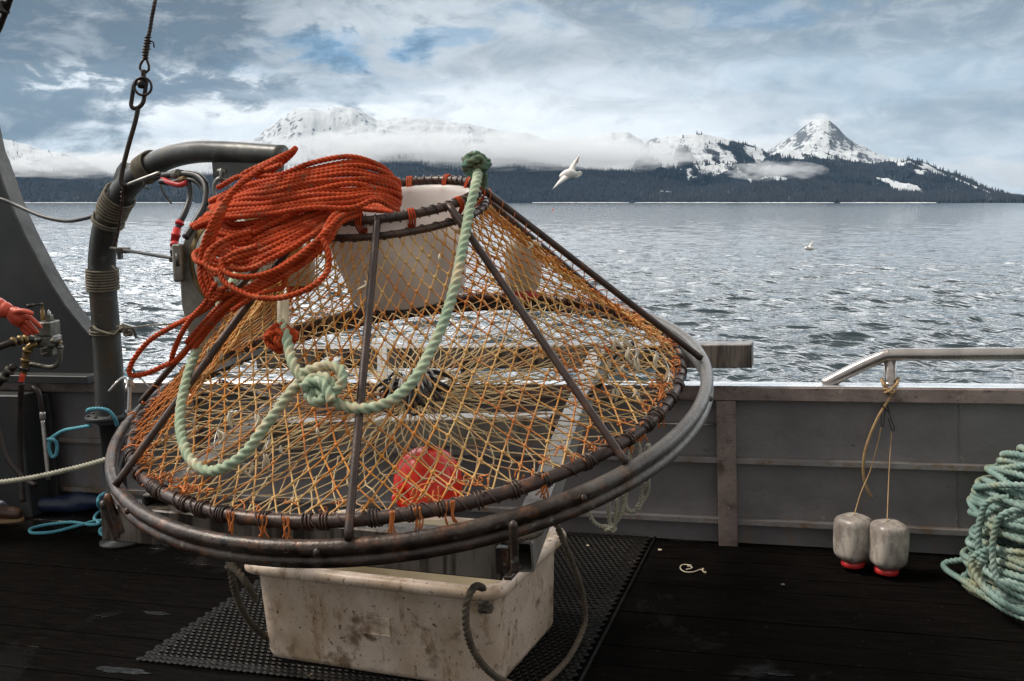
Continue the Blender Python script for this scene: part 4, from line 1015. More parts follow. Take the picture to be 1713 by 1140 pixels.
# ================================================================ ROPES ON THE POT
gr = thing('bridle_rope', 'thick pale green rope bridle knotted and looped over the front of the crab pot', 'rope', surf(520, 650))
def sf(l, off=.058): return [surf(x, y, off) if len(q) == 2 else P(x, y, q[2]) for q in l for x, y in [q[:2]]]
rg = .0143
p_top = pot(176, R_top, h_top); 
mb = MB()
L1 = [P(800, 285, 3.47), P(798, 300, 3.40), P(793, 322, 3.33), P(786, 352, 3.28)]+sf([(778, 395), (771, 430), (763, 470), (752, 510), (738, 550), (718, 592), (698, 628), (676, 654), (648, 674), (612, 684), (575, 679), (548, 664), (530, 645)])
rope(mb, L1, rg, 14)
L2 = sf([(512, 632), (492, 650), (468, 682), (440, 718), (412, 756), (380, 780), (346, 788), (318, 768), (303, 725), (303, 680), (314, 630), (332, 580), (356, 535), (380, 490), (398, 455)])+[P(412, 425, 3.30), P(424, 398, 3.3)]
rope(mb, L2, rg, 14)
L3 = sf([(470, 540), (478, 560), (484, 585), (490, 608), (502, 628), (522, 640)], .068); rope(mb, L3, rg, 14)
L4 = sf([(505, 625), (528, 616), (552, 612), (570, 620), (573, 638), (560, 654), (540, 660), (522, 652), (517, 640), (530, 630), (548, 634), (553, 648), (540, 668), (526, 672), (516, 660)], .085); rope(mb, L4, rg*.95, 14)
L5 = sf([(505, 650), (520, 640), (538, 640), (548, 655), (556, 672)], .115); rope(mb, L5, rg*.95, 14)
mb.build('rope', M['green'], gr)
mb = MB(); kc_ = P(795, 274, 3.47)
knot(mb, kc_, .030, .0125, None, 2, 3, sq=(1, .8, 1.0)); knot(mb, kc_-np.array([0, 0, .004]), .023, .013, np.array([[0, 0, 1.], [1, 0, 0], [0, 1, 0]]), 3, 2)
rope(mb, [kc_+np.array([.02, .02, 0]), kc_+np.array([.03, .02, -.05]), kc_+np.array([.02, .03, -.09])], .012, 12); mb.build('knot', M['knot'], gr)
mb = MB(); kq = surf(470, 562, .05)
knot(mb, kq, .033, .0085, None, 2, 5, sq=(1, .8, .8)); knot(mb, kq-np.array([0, .01, .006]), .028, .0085, np.array([[0, 0, 1.], [1, 0, 0], [0, 1, 0]]), 3, 4); knot(mb, kq+np.array([.006, -.012, -.004]), .024, .008, np.array([[0, 1., 0], [0, 0, 1], [1, 0, 0]]), 2, 5)
rope(mb, sf([(462, 560), (448, 572), (446, 560)], .06), .0085, 11); mb.build('wrap', M['orange'], gr)

# the orange coil slung over the top of the pot
oc = thing('rope_coil', 'big hank of orange rope slung over the top left of the crab pot', 'rope coil', P(500, 400, 3.3))
mb = MB(); ro = .0079; rng = np.random.default_rng(21); allp = []
NA = 13
for k in range(NA):                        # upper bundle, strands that run to the right over the hoop
    t_ = k/(NA-1); j = lambda s_=3: rng.normal()*s_
    d = 3.46-.16*t_+.012*rng.normal()
    xl = 352+26*math.sin(t_*5)+j(8); yl = 318+62*t_+j(2)
    R = [(xl, yl, d-.02), (xl+40, yl-20+6*t_, d-.06), (452+j(6), 294+64*t_+j(1.5), d-.10), (520, 275+72*t_+j(2), d-.12), (585+j(4), 264+83*t_+j(1.5), d-.11), (628+j(5), 272+66*t_**.9+j(2), d-.07),
         (652+12*math.sin(t_*3.1)+j(3), 292+52*t_+j(2), d), (655+10*t_+j(3), 312+42*t_, d+.07), (632, 318+34*t_, d+.14), (560, 318+30*t_, d+.18), (470, 330+24*t_, d+.18), (400, 340+24*t_, d+.14), (360+j(4), 338+40*t_, d+.06)]
    allp += [P(*q) for q in R]
rope(mb, allp, ro, 11)
rope(mb, allp[:1], ro) if 0 else None
allp = []; NB = 10
for k in range(NB):                        # lower bundle, emerging from under the upper one and fanning to the left
    t_ = k/(NB-1); j = lambda s_=3: rng.normal()*s_
    d = 3.30-.10*t_+.010*rng.normal()
    xl = 347+14*math.sin(t_*4)+j(5); yl = 372+58*t_+j(2)
    R = [(xl+10, yl-12, d+.07), (xl, yl+2, d+.01), (xl+18, yl+12, d-.04), (405+j(3), 388+66*t_+j(1.5), d-.06), (455+j(3), 368+64*t_+j(1.5), d-.07), (505+j(3), 350+58*t_+j(1.5), d-.06), (548+j(3)-4*t_, 342+36*t_+j(1), d+.0), (572-8*t_, 338+20*t_, d+.06),
         (560, 340+16*t_, d+.16), (480, 360+20*t_, d+.2), (400, 375+30*t_, d+.16)]
    allp += [P(*q) for q in R]
rope(mb, allp, ro, 11)
# separate long loops
def ow(l, off=.03, r=ro): rope(mb, [P(*q) if len(q) == 3 else surf(q[0], q[1], off) for q in l], r, 11)
for (dx, dy, dd) in ((0, 0, 0), (5, 7, .012), (-6, -5, .02)):
    ow([(600+dx, 352+dy, 3.26), (565+dx, 366+dy, 3.14+dd), (545+dx, 398+dy, 3.10), (515+dx, 425+dy, 3.08), (475+dx, 452+dy, 3.09), (430, 478+dy, 3.10), (385+dx, 505+dy*.6, 3.12+dd), (350+dx, 540+dy*.5, 3.2+dd), (318+dx, 578+dy, 3.3)])
ow([(318, 578, 3.3), (300, 600, 3.36), (275, 612, 3.38), (245, 625, 3.38), (222, 628, 3.38), (216, 620, 3.38), (226, 598, 3.37), (250, 570, 3.35), (285, 548, 3.3), (325, 528, 3.22), (350, 512, 3.15), (362, 490, 3.12), (390, 476, 3.10)])
ow([(313, 585, 3.31), (290, 606, 3.36), (288, 596, 3.36), (300, 565, 3.30), (318, 535, 3.22), (345, 505, 3.15), (360, 475, 3.11)])
for (dx, dy, dd) in ((0, 0, 0), (9, 3, .02), (17, 10, .03)):   # long bights on the left running from the peak down past the block
    ow([(488-dx*.6, 254+dy, 3.30), (462-dx, 268+dy, 3.26), (425-dx, 292+dy, 3.22), (392-dx*.4, 318+dy, 3.2), (366+dx*.3, 352+dy, 3.18), (348+dx*.5, 388+dy, 3.18), (337+dx*.8, 425+dy, 3.18), (335+dx, 462, 3.16), (344+dx, 490-dx*.3, 3.14), (356+dx, 503-dx*.4, 3.13), (372+dx, 490, 3.11)])
ow([(488, 254, 3.30), (494, 249, 3.33), (484, 262, 3.37), (450, 290, 3.42)])
ow([(470, 262, 3.34), (440, 276, 3.30), (410, 290, 3.28), (406, 297, 3.28), (430, 290, 3.25), (470, 276, 3.2)])
for (dx, dy) in ((0, 0), (6, 9)):   # hook shaped loop by the block
    ow([(420, 388+dy, 3.2), (380, 400+dy, 3.16), (352+dx, 418+dy, 3.14), (344+dx, 438+dy, 3.13), (352+dx, 450+dy, 3.12), (372, 452, 3.11), (378, 434+dy, 3.12), (392, 424+dy, 3.1), (430, 412+dy, 3.1)])
ow([(372, 432, 3.10), (372, 450, 3.08), (392, 462, 3.06), (430, 462, 3.06), (470, 448, 3.06), (505, 425, 3.06), (535, 398, 3.08), (560, 372, 3.12)])
ow([(540, 400, 3.06), (550, 425, 3.04), (549, 450, 3.03), (535, 470, 3.02), (505, 488, 3.02), (465, 499, 3.02), (425, 497, 3.03), (396, 486, 3.05), (374, 470, 3.08), (368, 450, 3.1)])
ow([(388, 520, 3.1), (430, 494, 3.08), (470, 482, 3.1), (476, 470, 3.1), (480, 440, 3.12)], r=ro*.85)
mb.build('rope', M['orange'], oc)

# ================================================================ THE RACK UNDER THE POT
rk = thing('pot_rack', 'scuffed aluminium tube rack reaching from the bulwark out over the tote to carry the pot', 'rack', P(700, 800, 3.2))
def tube_beam(mb, p, q, w, h, t_=.006, up=None):
    """hollow rectangular tube, open at both ends"""
    p = np.asarray(p, float); q = np.asarray(q, float); d = (q-p)/np.linalg.norm(q-p); up = BW if up is None else up
    sd_ = np.cross(d, up); sd_ /= np.linalg.norm(sd_); u2 = np.cross(sd_, d); V = []
    def rect(c, a, b_): return [c+sd_*x*a+u2*y*b_ for x, y in ((-1, -1), (1, -1), (1, 1), (-1, 1))]
    cb = .005
    def rr(c, a, b_): return [c+sd_*x+u2*y for x, y in ((-a+cb, -b_), (a-cb, -b_), (a, -b_+cb), (a, b_-cb), (a-cb, b_), (-a+cb, b_), (-a, b_-cb), (-a, -b_+cb))]
    V = rr(p, w/2, h/2)+rr(q, w/2, h/2)+rr(p, w/2-t_, h/2-t_)+rr(q, w/2-t_, h/2-t_)
    F = []
    for k in range(8):
        k2 = (k+1) % 8
        F += [(k, k2, 8+k2, 8+k), (16+k2, 16+k, 24+k, 24+k2), (k2, k, 16+k, 16+k2), (8+k, 8+k2, 24+k2, 24+k)]
    mb.add(V, F, False); return mb
rearL, rearR = P(440, 597, 5.80), P(1256, 593, 4.97)
mb = MB(); tube_beam(mb, rearL, rearR, .15, .118); mb.build('rear_beam', M['beam'], rk)
mb = MB(); dd_ = (rearR-rearL)/np.linalg.norm(rearR-rearL); mb.box(rearR+dd_*.0045, [dd_, np.cross(BW, dd_), BW], (.004, .076, .060), .002); mb.build('end_plate', M['beam'], rk)
for k, px in enumerate((560, 800, 1120)):
    f = (px-440)/(1256-440); c_ = rearL+(rearR-rearL)*f; a = uvw(c_); mb = MB(); bbox(mb, a[0]-.03, a[0]+.03, -.03, .05, .852, a[2]-.060, .004); mb.build('bracket', M['frame'], rk)
fL, fR = P(186, 868, 3.36), P(846, 930, 2.95)
mb = MB(); tube_beam(mb, fL, fR, .10, .125); mb.build('front_beam', M['beam'], rk)
s0, s1 = P(870, 932, 2.88), P(1000, 600, 5.05)
mb = MB(); tube_beam(mb, s0, s1, .082, .100, .007); mb.build('side_beam', M['frame'], rk)
g0, g1 = P(262, 852, 3.30), P(560, 612, 5.45)
mb = MB(); tube_beam(mb, g0, g1, .10, .10, .007); mb.build('side_beam', M['frame'], rk)
m0, m1 = g0*.42+g1*.58-np.array([.05, 0, 0]), s0*.45+s1*.55
m1 = np.array([m1[0]-.05, m1[1], m1[2]]); 
mb = MB(); tube_beam(mb, P(420, 724, 4.42), P(925, 716, 4.10), .12, .118); mb.build('cross_beam', M['frame'], rk)
mb = MB(); mb.beam(P(640, 585, 5.3), P(640, 715, 4.3), .05, .07); mb.build('short_beam', M['frame'], rk)
mb = MB(); q0 = s0+(s1-s0)*.64; q1 = pot(205, 1.0, -.10); mb.sweep(spline([q0, q0*.4+q1*.6, q1], .02), .016, 12); mb.build('strut', M['rust'], rk)
mb = MB(); q0 = g0+(g1-g0)*.62; q1 = pot(330, 1.0, -.10); mb.sweep(spline([q0, q0*.4+q1*.6, q1], .02), .016, 12); mb.build('strut', M['rust'], rk)
# pegs that keep the hoops on the rack
def peg(px0, py0, px1, py1, d, r=.013):
    mb = MB(); a, b_ = P(px0, py0, d), P(px1, py1, d+.01); l = spline([a, a*.5+b_*.5, b_], .006); n_ = len(l)
    rr = np.full(n_, r); rr[:2] = [r*.3, r*.8]; mb.sweep(l, rr, 14); mb.build('peg', M['rust'], rk)
peg(858, 871, 862, 956, 2.60, .0125); peg(178, 826, 203, 892, 3.10, .013); peg(171, 838, 196, 900, 3.18, .012)
mb = MB(); mb.box(P(842, 936, 2.86), AX, (.020, .016, .040), .003); mb.box(P(858, 958, 2.80), AX, (.012, .05, .006), .002); mb.build('peg_socket', M['rust'], rk)
mb = MB(); rope(mb, [P(820, 898, 2.86), P(850, 905, 2.84), P(882, 900, 2.86), P(902, 892, 2.95), P(905, 884, 3.0), P(880, 893, 2.9), P(850, 896, 2.87)], .0075, 9); mb.build('rope_turn', M['grime'], rk)


# hanging red buoy
bu = thing('red_buoy', 'scuffed red ribbed buoy hanging from the rack behind the net', 'buoy', P(715, 800, 4.62))
mb = MB(); c_ = P(716, 806, 4.58); n = 96; prof = [(.0, .165), (.03, .164), (.07, .155), (.11, .128), (.14, .09), (.158, .045), (.165, 0), (.163, -.05), (.15, -.10), (.12, -.14), (.07, -.165), (.0, -.172)]
V = []; th_ = np.arange(n)*2*np.pi/n
prof = [(np.interp(q, np.linspace(0, 1, 12), [p_[0] for p_ in prof]), np.interp(q, np.linspace(0, 1, 12), [p_[1] for p_ in prof])) for q in np.linspace(0, 1, 34)]
for (r, h) in prof:
    g_ = 1-.07*np.maximum(0, 1-((th_*6/np.pi/2*2) % 2-1)**2*9)*min(1, r/.08)*(h < .13)
    V.append(c_+np.stack([r*g_*np.cos(th_), r*g_*np.sin(th_), np.full(n, h)], 1))
i = np.arange(len(prof)-1)[:, None]*n; jj = np.arange(n)[None]; mb.add(np.concatenate(V), np.stack([i+n+jj, i+n+(jj+1) % n, i+(jj+1) % n, i+jj], -1).reshape(-1, 4), True)
mb.build('body', M['redball'], bu)
mb = MB(); mb.lathe([(.0, .0), (.022, .0), (.024, .02), (.018, .04), (.010, .045), (0, .046)], c_+np.array([.03, 0, .155]), np.eye(3), 20); mb.build('eye', M['redball'], bu)
mb = MB()
for (x, y) in ((668, 820), (676, 832), (662, 835)):
    q = P(x, y, 4.44); mb.lathe([(0, .026), (.012, .022), (.019, .010), (.020, 0), (.014, -.016), (0, -.02)], q, np.eye(3), 16)
mb.build('fitting', M['redball'], bu)
mb = MB(); cord(mb, [c_+np.array([.02, 0, .15]), P(717, 748, 4.55), P(716, 715, 4.42)], .009); mb.build('lanyard', M['greyrope'], bu)
# loose grey green line hanging below the right of the hoop
t_ = MB(); d = 4.55
rope(t_, pp([(1000, 820, d), (985, 850, d), (992, 872, d), (1010, 882, d), (1030, 874, d), (1045, 840, d), (1050, 790, d), (1058, 745, d), (1066, 735, d), (1075, 790, d), (1072, 840, d), (1060, 856, d), (1048, 850, d), (1046, 820, d), (1070, 780, d), (1085, 745, d), (1084, 790, d-.05), (1082, 825, d), (1065, 850, d)]), .0095, 10)
rope(t_, pp([(1020, 830, d), (1018, 860, d), (1024, 885, d), (1030, 860, d), (1034, 825, d)]), .0085, 10)
knot(t_, P(1020, 884, d), .018, .008)
tag(t_.build('hanging_line', M['greyrope']), 'grey green line hanging in loops behind the hoop beside the mat', 'rope')

# ================================================================ THE BOOM AND WHAT HANGS ON IT
bm = thing('boom_crane', 'weathered grey pipe davit curving from a flange over to the left of the pot', 'davit', onpl(182, 800))
path = [P(184, 706, 5.55), P(183, 640, 5.55), P(178, 560, 5.53), P(172, 480, 5.50), P(171, 430, 5.48), P(177, 385, 5.44), P(191, 345, 5.38), P(214, 310, 5.30), P(246, 282, 5.20), P(285, 263, 5.10), P(325, 255, 5.0), P(370, 254, 4.9), P(420, 256, 4.8), P(474, 259, 4.7)]
sp = spline(path, .03); rr = np.interp(np.linspace(0, 1, len(sp)), [0, .25, .5, .7, 1], [.082, .074, .070, .058, .044])
mb = MB(); mb.sweep(sp, rr, 36); mb.build('pipe', M['boom'], bm)
mb = MB(); e = sp[-1]; dv = (sp[-1]-sp[-3]); dv /= np.linalg.norm(dv); mb.prism([P(355, 262, 4.93), P(474, 272, 4.70), P(474, 296, 4.70), P(358, 299, 4.93)], .014, BV); mb.build('hanger_plate', M['boom'], bm)
mb = MB(); mb.prism([P(207, 274, 5.30), P(240, 272, 5.24), P(262, 270, 5.17), P(232, 300, 5.2), P(203, 300, 5.28)], .03, BV); mb.prism([P(200, 283, 5.3), P(208, 272, 5.28), P(214, 296, 5.25), P(203, 304, 5.28), P(194, 302, 5.3)], .05, BV); mb.build('gusset', M['boom'], bm)
c_ = P(183, 697, 5.53); mb = MB(); mb.lathe([(.0, -.014), (.128, -.014), (.132, -.010), (.132, .008), (.128, .012), (.0, .012)], c_, AX, 40)
for k in range(8): mb.lathe([(.011, .012), (.011, .022), (0, .023)], c_+BU*.112*math.cos(k*.785)+BV*.112*math.sin(k*.785), AX, 6)
mb.build('flange', M['fin'], bm)
mb = MB(); a = uvw(c_); mb.lathe([(.12, 0), (.12, .02), (.062, .03), (.058, a[2]-.05), (.09, a[2]-.018)], B(a[0], a[1], 0.001), AX, 28, capb=True); mb.build('pedestal', M['black'], bm)
def wraps(px0, py0, px1, py1, d, R0, n_, r=.0075, m=None, parent=bm):
    a, b_ = P(px0, py0, d), P(px1, py1, d); mb = MB(); L_ = np.linalg.norm(b_-a); helix(mb, np.stack([a+(b_-a)*k for k in np.linspace(0, 1, 12)]), R0, r, L_/n_, 7, .02, 22)
    mb.build('lashing', m or M['lash'], parent)
wraps(247, 264, 263, 312, 5.16, .062, 1, .004)
def wrap_at(f0, f1, turns, r=.0068, tail=None, over=0.003):
    i0, i1 = int(f0*len(sp)), int(f1*len(sp)); seg = sp[i0:i1+1]; R0 = rr[i0:i1+1].max()+over+r; L_ = np.linalg.norm(np.diff(seg, axis=0), axis=1).sum()
    mb = MB(); helix(mb, seg, R0, r, L_/turns, 8, .012, 26)
    if tail: rope(mb, pp(tail), r*.7, 8)
    mb.build('lashing', M['lash'], bm)
def frac(px, py):
    pr = []; 
    for q in sp:
        d_ = q-CAM; z = d_@FW; pr.append((856.5+FPX*d_[0]/z, 570-FPX*(d_@UPV)/z))
    pr = np.array(pr); return np.argmin(((pr-[px, py])**2).sum(1))/len(sp)
f_ = frac(254, 279); wrap_at(f_-.022, f_+.022, 8, .0060, [(268, 310, 5.08), (275, 325, 5.08), (287, 341, 5.08)])
f_ = frac(196, 338); wrap_at(f_-.030, f_+.028, 7, .0068)
f_ = frac(185, 365); wrap_at(f_-.008, f_+.008, 2, .0068)
f_ = frac(170, 459); wrap_at(f_-.030, f_+.022, 8, .0066, [(188, 445, 5.36), (193, 452, 5.34), (198, 466, 5.34)])
f_ = frac(181, 552); wrap_at(f_-.008, f_+.004, 2, .0060)
mb = MB()
rope(mb, pp([(196, 548, 5.42), (205, 545, 5.4), (222, 550, 5.4), (228, 566, 5.4)]), .007, 9); knot(mb, P(208, 551, 5.38), .022, .0065); knot(mb, P(214, 556, 5.36), .016, .0055, np.array([[0, 0, 1.], [1, 0, 0], [0, 1, 0]]))
rope(mb, pp([(200, 552, 5.4), (190, 560, 5.38), (165, 553, 5.40), (156, 546, 5.45)]), .007, 9); cord(mb, pp([(222, 548, 5.38), (260, 544, 5.1), (305, 541, 4.8)]), .0045); mb.build('tie', M['lash'], bm)
mb = MB(); helix(mb, spline(pp([(205, 316, 5.22), (202, 350, 5.30), (197, 385, 5.35), (190, 415, 5.38)]), .03), .006, .0045, .03, 6, .3); cord(mb, pp([(207, 308, 5.2), (203, 350, 5.29), (196, 395, 5.36), (190, 415, 5.38)]), .007)
mb.build('cord', M['ringwrap'], bm)
mb = MB(); a, b_ = P(186, 415, 5.36), P(300, 434, 4.75); mb.sweep(spline([a, a*.6+b_*.4, b_], .03), .009, 10); mb.box(P(206, 419, 5.26), np.eye(3), (.030, .03, .016), .004); mb.box(P(201, 428, 5.28), np.eye(3), (.010, .02, .018), .003)
mb.box(P(295, 434, 4.74), np.eye(3), (.03, .02, .014), .004); mb.lathe([(.014, -.03), (.014, .03)], P(298, 435, 4.72), np.eye(3), 12, capb=True); mb.build('stay_rod', M['boom'], bm)

# hydraulic hoses on the boom
def hose(pts, r, name='hydraulic_hose', lab=None, m='black', cuffs=(), cat='hose', red=None, group=None):
    t_ = thing(name, lab, cat, P(*pts[0]), group); mb = MB(); cord(mb, pp(pts), r, 14, step=.012); mb.build('hose', M[m], t_)
    for (x, y, d, mm, k) in cuffs:
        mb = MB(); l = spline(pp(pts), .004); q = P(x, y, d); i_ = int(np.argmin(((l-q)**2).sum(1))); i_ = min(max(i_, 3), len(l)-4); dv = l[i_+3]-l[i_-3]; dv /= np.linalg.norm(dv); a_ = np.cross(dv, [.1, .9, .2]); a_ /= np.linalg.norm(a_)
        mb.lathe([(r*.9, -k), (r*1.25, -k), (r*1.3, -k*.2), (r*1.5, -k*.2), (r*1.5, k*.2), (r*1.3, k*.2), (r*1.25, k), (r*.9, k)], l[i_], np.stack([a_, np.cross(dv, a_), dv]), 16); mb.build('fitting', M[mm], t_)
    return t_
G = 'hydraulic hoses between the boom and the block'
hose([(262, 296, 5.05), (285, 293, 5.0), (315, 292, 4.95), (335, 298, 4.9), (345, 315, 4.85), (342, 345, 4.8), (325, 375, 4.75), (310, 398, 4.7)], .0175, lab='thick black hose arching from the boom down to the top of the block', cuffs=((298, 292, 4.98, 'valve', .03),), group=G)
hose([(268, 304, 5.0), (290, 306, 4.97), (305, 302, 4.95), (316, 306, 4.92), (318, 330, 4.9), (310, 355, 4.85), (300, 375, 4.82), (293, 400, 4.8), (292, 425, 4.76)], .0150, lab='black hose with red tape bands hanging left of the block', cuffs=((308, 303, 4.95, 'brass', .025), (298, 373, 4.82, 'hosered', .012), (293, 393, 4.8, 'hosered', .035), (292, 410, 4.78, 'hosered', .014), (292, 426, 4.76, 'valve', .02)), group=G)
hose([(305, 300, 4.93), (325, 303, 4.9), (340, 318, 4.87), (350, 335, 4.82), (353, 345, 4.78)], .0110, lab='thin black hose looping to the shackle above the block', cuffs=((306, 300, 4.93, 'brass', .02),), group=G)
hose([(272, 300, 5.02), (284, 306, 4.95), (300, 310, 4.92), (312, 306, 4.9)], .0130, m='hosered', lab='short red hose joint under the boom beside the olive lashing', group=G)
hose([(-60, 318, 6.1), (0, 333, 6.0), (30, 345, 5.95), (70, 362, 5.85), (110, 370, 5.75), (140, 366, 5.65), (168, 358, 5.52)], .0115, name='power_cable', lab='black cable sagging between the dark fin plate and the davit', cat='cable')

# shackle and block
ring = MB()
def oval(mb, c_, rx, rz, r, ax0=None, ax1=None, n=40, th0=0, th1=2*np.pi, closed=True):
    a = np.linspace(th0, th1, n, endpoint=not closed); ax0 = np.array([1., 0, 0]) if ax0 is None else ax0; ax1 = np.array([0, 0, 1.]) if ax1 is None else ax1
    mb.sweep(c_+rx*np.cos(a)[:, None]*ax0+rz*np.sin(a)[:, None]*ax1, r, 12, closed=closed)
k5 = 4.8/FPX
oval(ring, P(371, 318, 4.8), 13*k5, 19*k5, .0105); tag(ring.build('steel_ring', M['galv']), 'oval steel ring hanging under the boom end plate', 'ring')
sh = MB(); oval(sh, P(371, 294, 4.8), 5*k5, 10*k5, .008, np.array([0, 1., 0])); sh.lathe([(.012, -.02), (.012, .02)], P(371, 287, 4.8), np.eye(3)[[1, 2, 0]], 10, capb=True); tag(sh.build('shackle', M['galv']), 'small shackle joining the boom end plate to the steel ring', 'shackle')
pb_ = thing('hauling_block', 'grey hauling block with a tarnished sheave hanging behind the orange rope', 'hauling block', P(390, 440, 4.6))
outl = [(339, 350), (352, 343), (372, 343), (430, 346), (470, 380), (480, 440), (470, 520), (440, 600), (330, 605), (318, 560), (306, 510), (303, 455), (305, 420), (314, 392), (327, 368)]
mb = MB(); mb.prism([P(x, y, 4.80) for x, y in outl], .03, np.array([.25, .968, 0])); mb.build('back_cheek', M['block'], pb_, bevel=.006)
ax_ = np.stack([[.97, -.24, 0], [0, 0, 1.], [-.24, -.97, 0]])
c_ = P(398, 440, 4.70); mb = MB(); mb.lathe([(.0, -.045), (.215, -.045), (.24, -.035), (.25, -.02), (.235, .0), (.245, .02), (.238, .03), (.215, .034)], c_, ax_, 64); mb.build('sheave', M['brass'], pb_)
mb = MB(); mb.lathe([(.214, .030), (.205, .040), (.17, .046), (.09, .050), (.085, .062), (.06, .066), (.0, .066)], c_, ax_, 64)
for k in range(8): a_ = k*.785; mb.lathe([(.012, .05), (.012, .062), (0, .064)], c_+ax_[0]*.13*math.cos(a_)+ax_[1]*.13*math.sin(a_), ax_, 6)
mb.build('sheave_face', M['disc'], pb_)
fc = bpy.data.curves.new('letters', 'FONT'); fc.body = 'MA'; fc.size = .05; fc.extrude = .001
fo = bpy.data.objects.new('lettering', fc); COL.objects.link(fo); dg = bpy.context.evaluated_depsgraph_get(); dg.update(); me = bpy.data.meshes.new_from_object(fo.evaluated_get(dg)); bpy.data.objects.remove(fo)
vv = np.array([v.co[:] for v in me.vertices]); ctr = P(349, 436, 4.60)
c2 = c_+ax_[0]*-.165+ax_[1]*.0+ax_[2]*.0475
tv = c2+(vv[:, :1]-.03)*(-ax_[1])*1.0+vv[:, 1:2]*ax_[0]*1.0+vv[:, 2:3]*ax_[2]
for i_, v in enumerate(me.vertices): v.co = tv[i_]-BASE[pb_.name]
me.materials.clear(); me.materials.append(M['fin']); lo = bpy.data.objects.new('lettering', me); COL.objects.link(lo); lo.parent = pb_
mb = MB(); mb.box(P(299, 440, 4.74), np.eye(3), (.022, .03, .09), .008); mb.build('side_bracket', M['block'], pb_)

# hook, links and wire above the boom
hk = thing('lifting_hook', 'bent steel lifting hook with links hanging on a wire at the top left', 'hook', P(236, 180, 4.9)); d = 4.95; k5 = d/FPX
mb = MB(); l = spline(pp([(231, 182, d), (226, 205, d), (216, 240, d), (207, 275, d), (203, 296, d), (203, 305, d), (209, 311, d), (216, 310, d), (240, 300, d-.02), (267, 290, d-.04)]), .01); mb.sweep(l, .0115, 12); mb.build('hook_rod', M['iron'], hk)
mb = MB(); l = spline(pp([(214, 309, d-.012), (240, 299, d-.035), (267, 289, d-.055)]), .01); mb.sweep(l, .0085, 12); mb.build('bright_arm', M['brightrod'], hk)
mb = MB(); ex = np.array([.95, 0, .22]); ez = np.array([-.22*-1, 0, .95]); a = np.linspace(0, 2*np.pi, 48, endpoint=False)
xs = 11*k5*np.cos(a); zs = np.where(np.sin(a) > 0, 13*k5, -13*k5)+11*k5*np.sin(a); mb.sweep(P(232, 157, d)+xs[:, None]*ex+zs[:, None]*np.array([.2, 0, .98]), .0105, 12, closed=True); mb.build('long_link', M['iron'], hk)
mb = MB(); oval(mb, P(239, 145, d-.03), 14*k5, 14*k5, .0062); mb.build('round_link', M['iron'], hk)
mb = MB(); l = [P(240, 117, d), P(240, 128, d), P(239, 138, d)]; mb.sweep(spline(l, .006), [.012]*len(spline(l, .006)), 12); mb.lathe([(0, .022), (.018, .018), (.024, 0), (.016, -.016), (0, -.02)], P(237, 142, d), np.eye(3), 16); mb.build('swivel', M['iron'], hk)
mb = MB(); cord(mb, pp([(243, 97, d), (236, 106, d), (234, 115, d), (240, 121, d), (248, 120, d), (249, 110, d), (244, 97, d)]), .0065, 8); mb.build('thimble', M['iron'], hk)
mb = MB(); l = spline(pp([(243, 98, d), (245, 80, d), (248, 62, d)]), .01); mb.sweep(l, np.interp(np.linspace(0, 1, len(l)), [0, .1, .5, 1], [.009, .012, .014, .010]), 10); helix(mb, l, .014, .004, .014, 6, .2)
cord(mb, pp([(250, 70, d), (256, 70, d), (258, 80, d)]), .0035); rope(mb, pp([(247, 66, d), (251, 50, d), (254, 30, d), (260, 0, d+.0), (266, -40, d+.05), (290, -250, d+.3)]), .0085, 9); mb.build('wire', M['iron'], hk)

# top left corner: end of a dark rigging bar
mb = MB(); l = [P(-60, 110, 5.2), P(-10, 60, 5.1), P(5, 30, 5.05), P(16, 0, 5.0), P(40, -70, 4.9)]; mb.sweep(spline(l, .02), .016, 12); mb.box(P(4, 12, 5.02), ax_, (.022, .03, .03), .006); tag(mb.build('rigging_bar', M['iron']), 'end of a dark rigging bar crossing the top left corner', 'rigging')

# ================================================================ LEFT SIDE OF THE BOAT
fn_ = thing('fin_plate', 'tall dark steel plate with a curved worn flange rising at the left edge', 'steel plate', onwall(80, 630))
def fw(x, y, v): return onwall(x, y, v)
curve = [(-6, 246), (2, 268), (12, 296), (26, 336), (44, 378), (66, 422), (92, 470), (122, 516), (156, 558)]
mb = MB(); cs_ = [fw(x, y, -.02) for x, y in curve]; mb.prism(cs_+[fw(157, 626, -.02), fw(-420, 616, -.02), fw(-420, -100, -.02), fw(-40, -100, -.02)], .014, BV); mb.build('plate', M['fin'], fn_)
mb = MB(); l = spline([fw(x, y, -.02) for x, y in [(-40, -100), (-22, 150)]+curve], .04); n_ = len(l); tg = np.gradient(l, axis=0); tg /= np.linalg.norm(tg, axis=1)[:, None]
nr = np.cross(tg, BV); V = np.concatenate([l-nr*.004-BV*.055, l-nr*.004+BV*.055, l+nr*.012+BV*.055, l+nr*.012-BV*.055]); F = [[a*n_+i, a*n_+i+1, ((a+1) % 4)*n_+i+1, ((a+1) % 4)*n_+i] for a in range(4) for i in range(n_-1)]
mb.add(V, F, False); mb.build('flange', M['finedge'], fn_)
mb = MB(); a, b_ = fw(-300, 626, -.10), fw(157, 634, -.10); mb.beam(a, b_, .12, .05); mb.build('lower_rail', M['fin'], fn_)
# dark lockers under it
lk = thing('side_locker', 'dark grey locker panels below the fin plate at left, with a vertical seam', 'locker', onpl(60, 860))
a = uvw(fw(0, 640, -.12))
mb = MB(); bbox(mb, -5.4, -3.93, -.28, -.09, .0, .79, .006); mb.build('panel', M['fin'], lk)
mb = MB(); bbox(mb, -3.925, -3.86, -.12, -.085, .0, .77, .004); mb.build('post', M['black'], lk)
